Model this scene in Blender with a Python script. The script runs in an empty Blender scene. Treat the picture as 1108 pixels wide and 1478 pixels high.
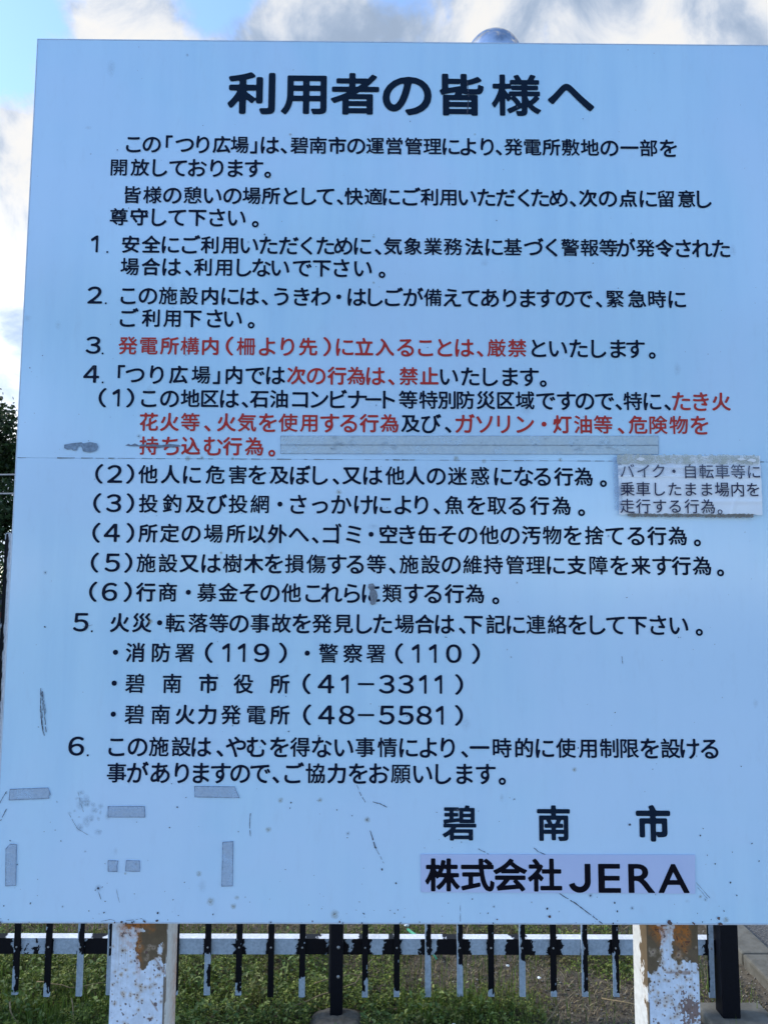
import bpy, bmesh, math, random
import numpy as np
from mathutils import Vector, Matrix

random.seed(7)
RNG = np.random.default_rng(11)
SC = bpy.context.scene
COL = SC.collection

# ------------------------------------------------------------------ camera
cam_data = bpy.data.cameras.new('camera')
cam = bpy.data.objects.new('camera', cam_data)
COL.objects.link(cam)
right = Vector((0.99996989, -0.00611504, 0.00477771))
fwd = Vector((0.00562689, 0.99534164, 0.09624633))
up = Vector((-0.005344, -0.09621655, 0.99534608))
Mx = Matrix((right, up, -fwd)).transposed().to_4x4()
Mx.translation = Vector((0.0, -1.3, 1.5))
cam.matrix_world = Mx
cam_data.sensor_fit = 'HORIZONTAL'
cam_data.sensor_width = 36.0
cam_data.lens = 36.065
cam_data.clip_start = 0.05
cam_data.clip_end = 3000
SC.camera = cam

# ------------------------------------------------------------------ exposure
SC.view_settings.view_transform = 'Standard'
SC.view_settings.look = 'None'
SC.view_settings.gamma = 1.0
SC.view_settings.use_curve_mapping = False
SC.view_settings.exposure = 1.90

# ------------------------------------------------------------------ sun and sky
SUN_DIR = Vector((-0.78, 0.13, 0.60)).normalized()
sun_el = math.asin(SUN_DIR.z)
sun_az = math.atan2(SUN_DIR.x, SUN_DIR.y)
sd = bpy.data.lights.new('sun', 'SUN')
sd.energy = 1.0
sd.angle = math.radians(10)
sd.color = (1.0, 0.95, 0.86)
sun = bpy.data.objects.new('sun', sd)
sun.rotation_euler = (-SUN_DIR).to_track_quat('-Z', 'Y').to_euler()
COL.objects.link(sun)

world = bpy.data.worlds.new('World')
SC.world = world
world.use_nodes = True
wn, wl = world.node_tree.nodes, world.node_tree.links
wn.clear()


class NT:
    """small helper that writes node maths as python calls"""
    def __init__(self, tree):
        self.n, self.l = tree.nodes, tree.links

    def put(self, sock, v):
        if isinstance(v, bpy.types.NodeSocket):
            self.l.new(v, sock)
        else:
            sock.default_value = v

    def math(self, op, a, b=0.0, c=None, clamp=False):
        m = self.n.new('ShaderNodeMath'); m.operation = op; m.use_clamp = clamp
        self.put(m.inputs[0], a); self.put(m.inputs[1], b)
        if c is not None: self.put(m.inputs[2], c)
        return m.outputs[0]

    def vmath(self, op, a, b=(0, 0, 0), out=0):
        m = self.n.new('ShaderNodeVectorMath'); m.operation = op
        self.put(m.inputs[0], a)
        if op == 'SCALE': self.put(m.inputs['Scale'], b)
        else: self.put(m.inputs[1], b)
        return m.outputs[out]

    def smooth(self, v, a, b, lo=0.0, hi=1.0):
        m = self.n.new('ShaderNodeMapRange'); m.interpolation_type = 'SMOOTHSTEP'
        self.put(m.inputs[0], v)
        for i, x in enumerate((a, b, lo, hi)): self.put(m.inputs[i + 1], x)
        return m.outputs[0]

    def noise(self, vec, scale, detail=4, rough=0.5, dist=0.0):
        m = self.n.new('ShaderNodeTexNoise')
        self.put(m.inputs['Vector'], vec)
        m.inputs['Scale'].default_value = scale; m.inputs['Detail'].default_value = detail
        m.inputs['Roughness'].default_value = rough; m.inputs['Distortion'].default_value = dist
        return m.outputs['Fac']

    def mix(self, f, a, b):
        m = self.n.new('ShaderNodeMix'); m.data_type = 'RGBA'
        self.put(m.inputs[0], f)
        for s, v in ((m.inputs[6], a), (m.inputs[7], b)):
            if not isinstance(v, bpy.types.NodeSocket) and len(v) == 3: v = (*v, 1)
            self.put(s, v)
        return m.outputs[2]


W = NT(world.node_tree)
wout = wn.new('ShaderNodeOutputWorld')
bg = wn.new('ShaderNodeBackground'); bg.inputs['Strength'].default_value = 0.10
wl.new(bg.outputs[0], wout.inputs[0])
sky = wn.new('ShaderNodeTexSky')
sky.sky_type = 'NISHITA'; sky.sun_disc = False
sky.sun_elevation = sun_el; sky.sun_rotation = sun_az
sky.air_density = 1.0; sky.dust_density = 0.4; sky.ozone_density = 4.0
tc = wn.new('ShaderNodeTexCoord')
D = tc.outputs['Generated']
sep = wn.new('ShaderNodeSeparateXYZ'); wl.new(D, sep.inputs[0])
zz = W.math('ADD', W.math('MAXIMUM', sep.outputs[2], 0.0), 0.16)
cmb = wn.new('ShaderNodeCombineXYZ')
W.put(cmb.inputs[0], W.math('DIVIDE', sep.outputs[0], zz)); W.put(cmb.inputs[1], W.math('DIVIDE', sep.outputs[1], zz))
P = cmb.outputs[0]
n1 = W.noise(P, 1.9, 12, 0.60, 0.35)
n2 = W.noise(W.vmath('ADD', D, (4.1, 2.3, 1.7)), 11.0, 12, 0.60, 0.35)
cov = W.math('ADD', W.math('MULTIPLY', n1, 0.55), W.math('MULTIPLY', n2, 0.45))
# the gaps and banks of cloud that stand in this sky, as directions
for (dx, dy, dz, r, a) in ((-.40, .71, .585, .09, -.13), (-.168, .760, .64, .055, -.24), (.015, .765, .645, .05, -.12),
                           (-.27, .745, .575, .10, .16), (-.10, .79, .60, .075, .16), (.30, .74, .60, .30, .22),
                           (-.40, .80, .46, .14, .13), (-.45, .85, .28, .16, .22), (-.50, .70, .62, .18, -.16)):
    dd = W.vmath('DISTANCE', D, Vector((dx, dy, dz)).normalized()[:], out=1)
    cov = W.math('ADD', cov, W.smooth(dd, 0.0, r * 1.5, a, 0.0))
toward = W.smooth(sep.outputs[1], -0.5, 0.4, -0.07, 0.03)      # the cloud bank stands on the sunny side of the sky
cov = W.math('ADD', cov, toward)
cloud = W.smooth(cov, 0.47, 0.60)
sdot = W.math('MAXIMUM', W.vmath('DOT_PRODUCT', D, SUN_DIR[:], out=1), 0.0)
glow = W.math('POWER', sdot, 9.0)
n3 = W.noise(W.vmath('ADD', D, (9.0, 1.0, 3.0)), 8.0, 14, 0.58, 0.35)
shade = W.smooth(n3, 0.33, 0.57, 0.84, 1.28)
low_ = W.smooth(sep.outputs[2], 0.24, 0.46, 1.5, 0.94)      # clouds whiten towards the horizon
shade = W.math('MULTIPLY', shade, low_)
bright = W.math("MULTIPLY", shade, W.math("ADD", 2.1, W.math('MULTIPLY', glow, 1.5)))
ccol = W.mix(W.smooth(n3, 0.35, 0.62), (0.58, 0.74, 1.0), (1.0, 0.99, 0.975))
cl = W.vmath('SCALE', ccol, bright)
final = W.mix(cloud, sky.outputs[0], cl)
wl.new(final, bg.inputs['Color'])


# ------------------------------------------------------------------ helpers
def tag(o, label=None, cat=None, group=None, kind=None):
    if label: o['label'] = label
    if cat: o['category'] = cat
    if group: o['group'] = group
    if kind: o['kind'] = kind
    return o


def empty(name, loc=(0, 0, 0)):
    o = bpy.data.objects.new(name, None)
    o.empty_display_size = 0.1
    o.location = loc
    COL.objects.link(o)
    return o


class MB:
    def __init__(self):
        self.v, self.f, self.c = [], [], []

    def add(self, vs, fs, col=None):
        b = len(self.v)
        self.v += [tuple(p) for p in vs]
        self.f += [tuple(i + b for i in f) for f in fs]
        if col is not None: self.c += [col] * len(vs) if not isinstance(col, list) else col
        return self

    def box(self, x0, x1, y0, y1, z0, z1, col=None):
        vs = [(x, y, z) for z in (z0, z1) for y in (y0, y1) for x in (x0, x1)]
        return self.add(vs, [(0, 2, 3, 1), (4, 5, 7, 6), (0, 1, 5, 4), (2, 6, 7, 3), (0, 4, 6, 2), (1, 3, 7, 5)], col)

    def tube(self, pts, rads, n=8, col=None, caps=True):
        pts = [Vector(p) for p in pts]
        vs, fs = [], []
        for i, p in enumerate(pts):
            a = pts[max(i - 1, 0)]; b = pts[min(i + 1, len(pts) - 1)]
            t = (b - a).normalized()
            u = t.cross(Vector((0.13, 0.21, 1)) if abs(t.z) < .95 else Vector((1, 0, 0))).normalized(); w = t.cross(u)
            for k in range(n):
                an = 2 * math.pi * k / n
                vs.append(p + (u * math.cos(an) + w * math.sin(an)) * rads[i])
        for i in range(len(pts) - 1):
            for k in range(n):
                a, b = i * n + k, i * n + (k + 1) % n
                fs.append((a, b, b + n, a + n))
        if caps:
            fs.append(tuple(reversed(range(n)))); fs.append(tuple(range(len(vs) - n, len(vs))))
        return self.add(vs, fs, col)

    def mesh(self, name):
        m = bpy.data.meshes.new(name)
        m.from_pydata(self.v, [], self.f)
        if self.c:
            at = m.color_attributes.new('Col', 'FLOAT_COLOR', 'POINT')
            a = np.array([c if len(c) == 4 else (*c, 1.0) for c in self.c], dtype=np.float32)
            at.data.foreach_set('color', a.ravel())
        return m

    def build(self, name, mat, parent=None, smooth=False, bevel=0.0):
        return link(name, self.mesh(name), mat, parent, smooth, bevel)


def link(name, m, mat, parent=None, smooth=False, bevel=0.0):
    if mat and not m.materials: m.materials.append(mat)
    if bevel:
        bm = bmesh.new(); bm.from_mesh(m)
        bmesh.ops.bevel(bm, geom=bm.edges[:], offset=bevel, segments=2, affect='EDGES', profile=0.5)
        bm.to_mesh(m); bm.free()
    if smooth:
        m.shade_smooth()
    o = bpy.data.objects.new(name, m)
    COL.objects.link(o)
    if parent: o.parent = parent
    return o


def np_mesh(name, verts, faces, cols=None):
    """verts (n,3), faces (m,k) all with k corners"""
    m = bpy.data.meshes.new(name)
    verts = np.ascontiguousarray(verts, dtype=np.float32); faces = np.ascontiguousarray(faces, dtype=np.int32)
    k = faces.shape[1]
    m.vertices.add(len(verts)); m.vertices.foreach_set('co', verts.ravel())
    m.loops.add(faces.size); m.loops.foreach_set('vertex_index', faces.ravel())
    m.polygons.add(len(faces))
    m.polygons.foreach_set('loop_start', np.arange(0, faces.size, k, dtype=np.int32))
    m.update(calc_edges=True)
    if cols is not None:
        at = m.color_attributes.new('Col', 'FLOAT_COLOR', 'POINT')
        c = np.ones((len(verts), 4), np.float32); c[:, :cols.shape[1]] = cols
        at.data.foreach_set('color', c.ravel())
    return m


def fbm(x, y, scale, seed=0, octs=4):
    """value noise in numpy, 0..1"""
    x = np.asarray(x, float) * scale; y = np.asarray(y, float) * scale
    tot = 0; amp = 1; s = 0
    for o in range(octs):
        xi, yi = np.floor(x).astype(np.int64), np.floor(y).astype(np.int64)
        fx, fy = x - xi, y - yi
        fx, fy = fx * fx * (3 - 2 * fx), fy * fy * (3 - 2 * fy)
        def h(a, b):
            q = (a * 374761393 + b * 668265263 + (seed + o * 17) * 2147483647) & 0xffffffff
            q = ((q ^ (q >> 13)) * 1274126177) & 0xffffffff
            return ((q ^ (q >> 16)) & 0xffff) / 65535.0
        v = (h(xi, yi) * (1 - fx) + h(xi + 1, yi) * fx) * (1 - fy) + (h(xi, yi + 1) * (1 - fx) + h(xi + 1, yi + 1) * fx) * fy
        tot = tot + v * amp; s += amp; amp *= .5; x = x * 2.03 + 11.7; y = y * 2.03 + 5.1
    return tot / s


# ------------------------------------------------------------------ materials
def new_mat(name):
    m = bpy.data.materials.new(name); m.use_nodes = True
    t = NT(m.node_tree)
    b = m.node_tree.nodes['Principled BSDF']
    return m, t, b


def obj_co(t):
    return t.n.new('ShaderNodeTexCoord').outputs['Object']


def geo_co(t):
    return t.n.new('ShaderNodeNewGeometry').outputs['Position']


def bump(t, b, h, strength=0.3, dist=0.01):
    bp = t.n.new('ShaderNodeBump'); bp.inputs['Strength'].default_value = strength; bp.inputs['Distance'].default_value = dist
    t.put(bp.inputs['Height'], h); t.l.new(bp.outputs[0], b.inputs['Normal'])


def simple(name, c1, c2, scale=20, rough=.7, metal=0, bs=.2, bd=.003, detail=5, spec=.5):
    m, t, b = new_mat(name)
    p = geo_co(t); n = t.noise(p, scale, detail, .6)
    t.put(b.inputs['Base Color'], t.mix(t.smooth(n, .3, .7), c1, c2))
    b.inputs['Roughness'].default_value = rough; b.inputs['Metallic'].default_value = metal
    b.inputs['Specular IOR Level'].default_value = spec
    if bs: bump(t, b, n, bs, bd)
    return m


def attr_mat(name, rough=.6, nscale=60, var=.15, bs=.2, bd=.001, spec=.4, trans=0):
    """colour painted on the thing itself (paint, rust, leaf colour), with fine grain"""
    m, t, b = new_mat(name)
    a = t.n.new('ShaderNodeAttribute'); a.attribute_name = 'Col'
    p = geo_co(t); n = t.noise(p, nscale, 4, .6)
    k = t.smooth(n, .3, .7, 1 - var, 1 + var)
    t.put(b.inputs['Base Color'], t.vmath('SCALE', a.outputs['Color'], k))
    b.inputs['Roughness'].default_value = rough; b.inputs['Specular IOR Level'].default_value = spec
    if name.endswith('_paint'):     # paint layers stand proud of bare metal
        n = t.math('ADD', t.math('MULTIPLY', t.vmath('LENGTH', a.outputs['Color'], out=1), 1.6), t.math('MULTIPLY', n, .5))
    if bs: bump(t, b, n, bs, bd)
    if trans:
        tr = t.n.new('ShaderNodeBsdfTranslucent'); t.put(tr.inputs[0], t.vmath('SCALE', a.outputs['Color'], 1.3))
        mx = t.n.new('ShaderNodeMixShader'); mx.inputs[0].default_value = trans
        out = t.n['Material Output'] if 'Material Output' in t.n else None
        t.l.new(b.outputs[0], mx.inputs[1]); t.l.new(tr.outputs[0], mx.inputs[2]); t.l.new(mx.outputs[0], out.inputs[0])
    return m


def film(name, col, alpha, rough=.4, scale=90, lo=.35, hi=.65, amp=.35):
    """thin clear film with dirt in it: part of the light passes"""
    m, t, b = new_mat(name)
    p = geo_co(t); n = t.noise(p, scale, 5, .65, .4)
    b.inputs['Base Color'].default_value = (*col, 1); b.inputs['Roughness'].default_value = rough
    t.put(b.inputs['Alpha'], t.smooth(n, lo, hi, alpha - amp * .5, alpha + amp * .5))
    return m


def stain_mat(name, col, rough=.8, scale=400):
    """soft edged stain on paint: strength in the attribute's alpha"""
    m, t, b = new_mat(name)
    a = t.n.new('ShaderNodeAttribute'); a.attribute_name = 'Col'
    p = geo_co(t); n = t.noise(p, scale, 4, .6)
    b.inputs['Base Color'].default_value = (*col, 1); b.inputs['Roughness'].default_value = rough
    t.put(b.inputs['Alpha'], t.math('MULTIPLY', a.outputs['Alpha'], t.smooth(n, .3, .7, .3, 1.0), clamp=True))
    return m


# board paint: pale blue enamel, faint vertical run-off streaks, slightly wavy sheet
BOARD, t, b = new_mat('board_enamel')
p = geo_co(t)
st = t.noise(t.vmath('MULTIPLY', p, (9, 1, .7)), 2.2, 5, .6)
sm = t.noise(t.vmath('MULTIPLY', p, (1, 1, 1)), 2.0, 4, .55, .5)
fine = t.noise(t.vmath('MULTIPLY', p, (1, 1, .35)), 45, 6, .7)
c = t.mix(t.smooth(st, .35, .7), (.54, .785, .965), (.48, .73, .93))
c = t.mix(t.smooth(sm, .38, .62, 0, .8), c, (.575, .765, .97))
c = t.mix(t.smooth(fine, .5, .8, 0, .25), c, (.45, .60, .76))
t.put(b.inputs['Base Color'], c)
t.put(b.inputs['Roughness'], t.smooth(fine, .3, .8, .32, .5))
b.inputs['Specular IOR Level'].default_value = .5
b.inputs['Coat Weight'].default_value = 1.0; b.inputs['Coat IOR'].default_value = 1.75; b.inputs['Coat Roughness'].default_value = .16
bump(t, b, t.math('ADD', t.math('MULTIPLY', sm, 2.0), t.math('MULTIPLY', fine, .03)), .25, .01)

BOARD_EDGE = simple('board_edge_metal', (.60, .68, .78), (.48, .56, .66), 40, .45, .2)
BOARD_BACK = simple('board_back_metal', (.35, .36, .36), (.25, .25, .24), 12, .5, .4)
INK, t, b = new_mat('navy_lettering')
b.inputs['Base Color'].default_value = (.003, .008, .028, 1); b.inputs['Roughness'].default_value = .5
b.inputs['Specular IOR Level'].default_value = .12
INK_TOP, t, b = new_mat('faded_navy_lettering')
b.inputs['Base Color'].default_value = (.004, .014, .034, 1); b.inputs['Roughness'].default_value = .5
b.inputs['Specular IOR Level'].default_value = .12
INK_RED, t, b = new_mat('red_lettering')
n = t.noise(geo_co(t), 60, 4, .6)
t.put(b.inputs['Base Color'], t.mix(t.smooth(n, .35, .65), (.50, .028, .022), (.43, .038, .035)))
b.inputs['Roughness'].default_value = .45; b.inputs['Specular IOR Level'].default_value = .3
INK_BLACK, t, b = new_mat('black_lettering')
b.inputs['Base Color'].default_value = (.002, .002, .008, 1); b.inputs['Roughness'].default_value = .4
b.inputs['Specular IOR Level'].default_value = .12
INK_NOTE, t, b = new_mat('printed_note_lettering')
b.inputs['Base Color'].default_value = (.018, .018, .06, 1); b.inputs['Roughness'].default_value = .7
STICKER = simple('sticker_vinyl', (.53, .60, .82), (.50, .57, .80), 8, .35, 0, .05)
SEAM_DARK = simple('seam_dirt', (.16, .22, .30), (.10, .09, .08), 60, .9)
CHIPM = attr_mat('bare_chip', .7, 200, .25, .3, .0005)
STAIN_RUST = stain_mat('rust_stain', (.36, .28, .15))
STAIN_GREY = stain_mat('grey_grime', (.20, .24, .30))
STAIN_BROWN = stain_mat('brown_grime', (.20, .17, .13))
TAPE = film('aged_tape', (.52, .62, .74), .42, .4, 60, .3, .7, .3)
TAPE_CLEAR = film('clear_tape', (.70, .77, .78), .38, .25, 25, .3, .7, .25)
PAPER = simple('note_paper', (.88, .91, .95), (.83, .87, .93), 30, .6, 0, .3, .003)
PAPER_TORN = simple('torn_paper', (.86, .86, .88), (.80, .8, .8), 60, .8)
POST = attr_mat('post_paint', .55, 90, .10, .4, .0010)
FENCE = attr_mat('fence_paint', .5, 120, .14, .7, .0008, .15)
BOLT = simple('bolt_metal', (.30, .32, .34), (.18, .18, .18), 200, .5, .5)
CONCRETE = simple('concrete', (.34, .33, .30), (.22, .215, .20), 14, .9, 0, .5, .006, 9, .3)
CONC_WET = simple('weathered_concrete', (.145, .14, .12), (.095, .09, .075), 18, .92, 0, .6, .008, 9, .3)
PAVE = simple('paving', (.24, .24, .24), (.17, .17, .17), 9, .9, 0, .4, .01, 9)
CONC_PALE = simple('pale_concrete', (.46, .45, .40), (.34, .33, .29), 10, .9, 0, .4, .01, 9)

# text of the board: style, characters, places printed red, height, ink width and height, centre of each character (1/10 mm)
TEXT = [
    ('t', '利 用 者 の 皆 様 へ',
     [], 23790, 832, 751,
     [-2333, -1395, -482, 451, 1429, 2408, 3388]),
    ('b', 'こ の 「 つ り 広 場 」 は 、 碧 南 市 の 運 営 管 理 に よ り 、 発 電 所 敷 地 の 一 部 を',
     [], 22810, 308, 309,
     [-4404, -4081, -3772, -3499, -3176, -2842, -2523, -2273, -1983, -1739, -1462, -1129, -788, -451, -114, 227, 567, 905, 1236, 1543, 1878, 2085, 2346, 2688, 3022, 3367, 3709, 4057, 4416, 4758, 5110]),
    ('b', '開 放 し て お り ま す 。',
     [], 22371, 306, 307,
     [-4647, -4275, -3920, -3602, -3260, -2915, -2586, -2257, -2014]),
    ('b', '皆 様 の 憩 い の 場 所 と し て 、 快 適 に ご 利 用 い た だ く た め 、 次 の 点 に 留 意 し',
     [], 21864, 306, 305,
     [-4387, -4036, -3686, -3328, -2974, -2627, -2289, -1948, -1600, -1276, -987, -729, -487, -138, 177, 535, 847, 1179, 1521, 1857, 2202, 2518, 2808, 3133, 3386, 3659, 4008, 4365, 4724, 5037, 5404, 5718]),
    ('b', '尊 守 し て 下 さ い 。',
     [], 21456, 304, 303,
     [-4613, -4257, -3904, -3591, -3234, -2888, -2541, -2214]),
    ('b', '1 . 安 全 に ご 利 用 い た だ く た め に 、 気 象 業 務 法 に 基 づ く 警 報 等 が 発 令 さ れ た',
     [], 20954, 313, 311,
     [-5020, -4790, -4387, -4029, -3690, -3329, -3006, -2655, -2309, -1974, -1618, -1305, -976, -663, -324, -54, 207, 560, 912, 1265, 1632, 1988, 2315, 2682, 2996, 3323, 3667, 3994, 4298, 4649, 4986, 5318, 5646, 5984]),
    ('b', '場 合 は 、 利 用 し な い で 下 さ い 。',
     [], 20549, 311, 309,
     [-4388, -4021, -3655, -3366, -3114, -2753, -2392, -2087, -1759, -1378, -1034, -692, -314, 18]),
    ('b', '2 . こ の 施 設 内 に は 、 う き わ ・ は し ご が 備 え て あ り ま す の で 、 緊 急 時 に',
     [], 20028, 311, 307,
     [-4976, -4780, -4395, -4053, -3704, -3341, -2975, -2623, -2283, -2021, -1734, -1380, -1047, -733, -415, -94, 230, 567, 905, 1245, 1567, 1904, 2249, 2567, 2882, 3217, 3536, 3808, 4094, 4475, 4827, 5179]),
    ('b', 'ご 利 用 下 さ い 。',
     [], 19625, 309, 305,
     [-4364, -3990, -3622, -3268, -2883, -2564, -2248]),
    ('b', '3 . 発 電 所 構 内 ( 柵 よ り 先 ) に 立 入 る こ と は 、 厳 禁 と い た し ま す 。',
     [2, 3, 4, 5, 6, 7, 8, 9, 10, 11, 12, 13, 14, 15, 16, 17, 18, 19, 20, 21, 22], 19132, 312, 308,
     [-4968, -4800, -4369, -4006, -3649, -3299, -2945, -2611, -2328, -1961, -1611, -1253, -928, -619, -284, 74, 431, 780, 1115, 1457, 1724, 2011, 2369, 2744, 3080, 3436, 3788, 4125, 4425, 4712]),
    ('b', '4 . 「 つ り 広 場 」 内 で は 次 の 行 為 は 、 禁 止 い た し ま す 。',
     [11, 12, 13, 14, 15, 16, 17, 18], 18621, 311, 306,
     [-4979, -4779, -4463, -4230, -3853, -3481, -3093, -2825, -2524, -2162, -1806, -1447, -1107, -750, -420, -80, 189, 488, 844, 1185, 1552, 1902, 2243, 2575, 2812]),
    ('b', '( 1 ) こ の 地 区 は 、 石 油 コ ン ビ ナ ー ト 等 特 別 防 災 区 域 で す の で 、 特 に 、 た き 火',
     [32, 33, 34], 18206, 311, 304,
     [-4769, -4538, -4296, -3974, -3620, -3265, -2927, -2589, -2324, -2082, -1743, -1379, -1046, -717, -394, -119, 149, 479, 828, 1145, 1468, 1818, 2164, 2494, 2851, 3207, 3525, 3865, 4108, 4352, 4692, 4952, 5192, 5532, 5883]),
    ('b', '花 火 等 、 火 気 を 使 用 す る 行 為 及 び 、 ガ ソ リ ン ・ 灯 油 等 、 危 険 物 を',
     [0, 1, 2, 3, 4, 5, 6, 7, 8, 9, 10, 11, 12, 16, 17, 18, 19, 20, 21, 22, 23, 24, 25, 26, 27, 28], 17791, 310, 302,
     [-3960, -3607, -3253, -2958, -2633, -2283, -1926, -1578, -1224, -864, -542, -188, 157, 521, 876, 1166, 1456, 1792, 2121, 2489, 2815, 3129, 3484, 3830, 4137, 4431, 4784, 5133, 5492]),
    ('b', '持 ち 込 む 行 為 。',
     [0, 1, 2, 3, 4, 5, 6], 17376, 308, 300,
     [-3946, -3578, -3232, -2847, -2521, -2152, -1847]),
    ('b', '( 2 ) 他 人 に 危 害 を 及 ぼ し 、 又 は 他 人 の 迷 惑 に な る 行 為 。',
     [], 16884, 313, 314,
     [-4774, -4509, -4248, -3945, -3562, -3195, -2803, -2419, -2087, -1713, -1355, -1013, -748, -476, -118, 257, 603, 961, 1323, 1708, 2102, 2455, 2769, 3135, 3475, 3813]),
    ('b', '( 3 ) 投 釣 及 び 投 網 ・ さ っ か け に よ り 、 魚 を 取 る 行 為 。',
     [], 16383, 312, 311,
     [-4786, -4509, -4230, -3922, -3521, -3127, -2761, -2402, -2036, -1692, -1383, -1016, -650, -274, 45, 396, 708, 970, 1267, 1640, 1992, 2330, 2720, 3088, 3430]),
    ('b', '( 4 ) 所 定 の 場 所 以 外 へ 、 ゴ ミ ・ 空 き 缶 そ の 他 の 汚 物 を 捨 て る 行 為 。',
     [], 15878, 317, 315,
     [-4781, -4518, -4211, -3910, -3546, -3182, -2808, -2431, -2073, -1727, -1365, -1086, -800, -439, -143, 149, 470, 810, 1144, 1494, 1853, 2210, 2570, 2922, 3272, 3642, 3983, 4343, 4700, 5051, 5386]),
    ('b', '( 5 ) 施 設 又 は 樹 木 を 損 傷 す る 等 、 施 設 の 維 持 管 理 に 支 障 を 来 す 行 為 。',
     [], 15374, 316, 313,
     [-4786, -4493, -4225, -3925, -3556, -3199, -2830, -2473, -2116, -1778, -1430, -1067, -716, -409, -51, 218, 499, 864, 1212, 1570, 1920, 2289, 2637, 2977, 3329, 3701, 4050, 4415, 4774, 5099, 5448, 5760]),
    ('b', '( 6 ) 行 商 ・ 募 金 そ の 他 こ れ ら に 類 す る 行 為 。',
     [], 14886, 314, 310,
     [-4794, -4520, -4216, -3914, -3546, -3201, -2892, -2534, -2188, -1832, -1476, -1108, -799, -458, -137, 216, 582, 898, 1261, 1605, 1957]),
    ('b', '5 . 火 災 ・ 転 落 等 の 事 故 を 発 見 し た 場 合 は 、 下 記 に 連 絡 を し て 下 さ い 。',
     [], 14377, 313, 308,
     [-4979, -4789, -4329, -3959, -3665, -3405, -3023, -2678, -2340, -1988, -1634, -1295, -956, -598, -244, 61, 426, 762, 1102, 1391, 1580, 1952, 2289, 2627, 2985, 3323, 3663, 3962, 4331, 4678, 5028, 5366]),
    ('b', '・ 消 防 署 ( 1 1 9 ) ・ 警 察 署 ( 1 1 0 )',
     [], 13886, 315, 310,
     [-4382, -4054, -3624, -3234, -2828, -2547, -2288, -1954, -1601, -1194, -841, -434, -52, 339, 612, 897, 1248, 1617]),
    ('b', '・ 碧 南 市 役 所 ( 4 1 − 3 3 1 1 )',
     [], 13380, 314, 308,
     [-4384, -4042, -3427, -2824, -2245, -1642, -1196, -875, -564, -212, 132, 450, 731, 990, 1333]),
    ('b', '・ 碧 南 火 力 発 電 所 ( 4 8 − 5 5 8 1 )',
     [], 12876, 313, 305,
     [-4380, -4034, -3600, -3195, -2832, -2439, -2020, -1633, -1180, -863, -528, -208, 134, 451, 755, 1010, 1328]),
    ('b', '6 . こ の 施 設 は 、 や む を 得 な い 事 情 に よ り 、 一 時 的 に 使 用 制 限 を 設 け る',
     [], 12357, 312, 303,
     [-4967, -4773, -4305, -3960, -3611, -3241, -2911, -2608, -2346, -2006, -1632, -1292, -931, -569, -219, 146, 498, 824, 1143, 1421, 1667, 2041, 2404, 2745, 3093, 3453, 3809, 4146, 4479, 4824, 5142, 5468]),
    ('b', '事 が あ り ま す の で 、 ご 協 力 を お 願 い し ま す 。',
     [], 11937, 310, 301,
     [-4289, -3944, -3576, -3222, -2905, -2582, -2265, -1936, -1680, -1378, -1033, -685, -331, 15, 370, 731, 1070, 1419, 1767, 2037]),
    ('t', '碧 南 市',
     [], 11157, 534, 537,
     [1329, 2871, 4502]),
    ('s', '株 式 会 社 J E R A',
     [], 10343, 519, 487,
     [1051, 1622, 2149, 2714, 3279, 3762, 4282, 4806]),
    ('n', 'バ イ ク ・ 自 転 車 等 に',
     [], 16979, 244, 245,
     [4213, 4483, 4743, 5007, 5287, 5560, 5834, 6101, 6375]),
    ('n', '乗 車 し た ま ま 場 内 を',
     [], 16671, 243, 244,
     [4205, 4474, 4756, 5013, 5286, 5559, 5816, 6083, 6346]),
    ('n', '走 行 す る 行 為 。',
     [], 16379, 242, 243,
     [4197, 4466, 4748, 5004, 5292, 5565, 5767]),
]
TEXT = [(st, ch.split(' '), ['r' if i in red else 'k' for i in range(len(xs))], z, w, h, xs) for st, ch, red, z, w, h, xs in TEXT]

# marks on the board in metres (x, z)
TAPES = {'t1': [(-0.3007,1.1724),(-0.2348,1.1721),(-0.2323,1.1658),(-0.2265,1.1541),(-0.2996,1.1551)],'t2': [(-0.4407,1.1402),(-0.381,1.1404),(-0.3797,1.123),(-0.44,1.1229)],'t3': [(-0.4373,1.0552),(-0.4206,1.0546),(-0.4222,1.0462),(-0.4214,1.0376),(-0.4366,1.0375)],'t4': [(-0.4078,1.0553),(-0.3862,1.0547),(-0.3853,1.0377),(-0.4084,1.0383)],'t5': [(-0.2524,1.0841),(-0.2353,1.0854),(-0.2346,1.0156),(-0.2522,1.0149)],'t6': [(-0.6016,1.1668),(-0.5395,1.1692),(-0.535,1.1588),(-0.5377,1.156),(-0.537,1.1522),(-0.6024,1.1492)],'t7': [(-0.6035,1.0728),(-0.5971,1.0804),(-0.5864,1.0799),(-0.5843,1.0156),(-0.601,1.0145)]}
BIG = [[(-0.1701,1.7556),(0.4779,1.7595),(0.4774,1.7432),(-0.1699,1.7399)],[(-0.1699,1.7399),(0.4774,1.7432),(0.4769,1.7273),(-0.1696,1.7247)]]
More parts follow.
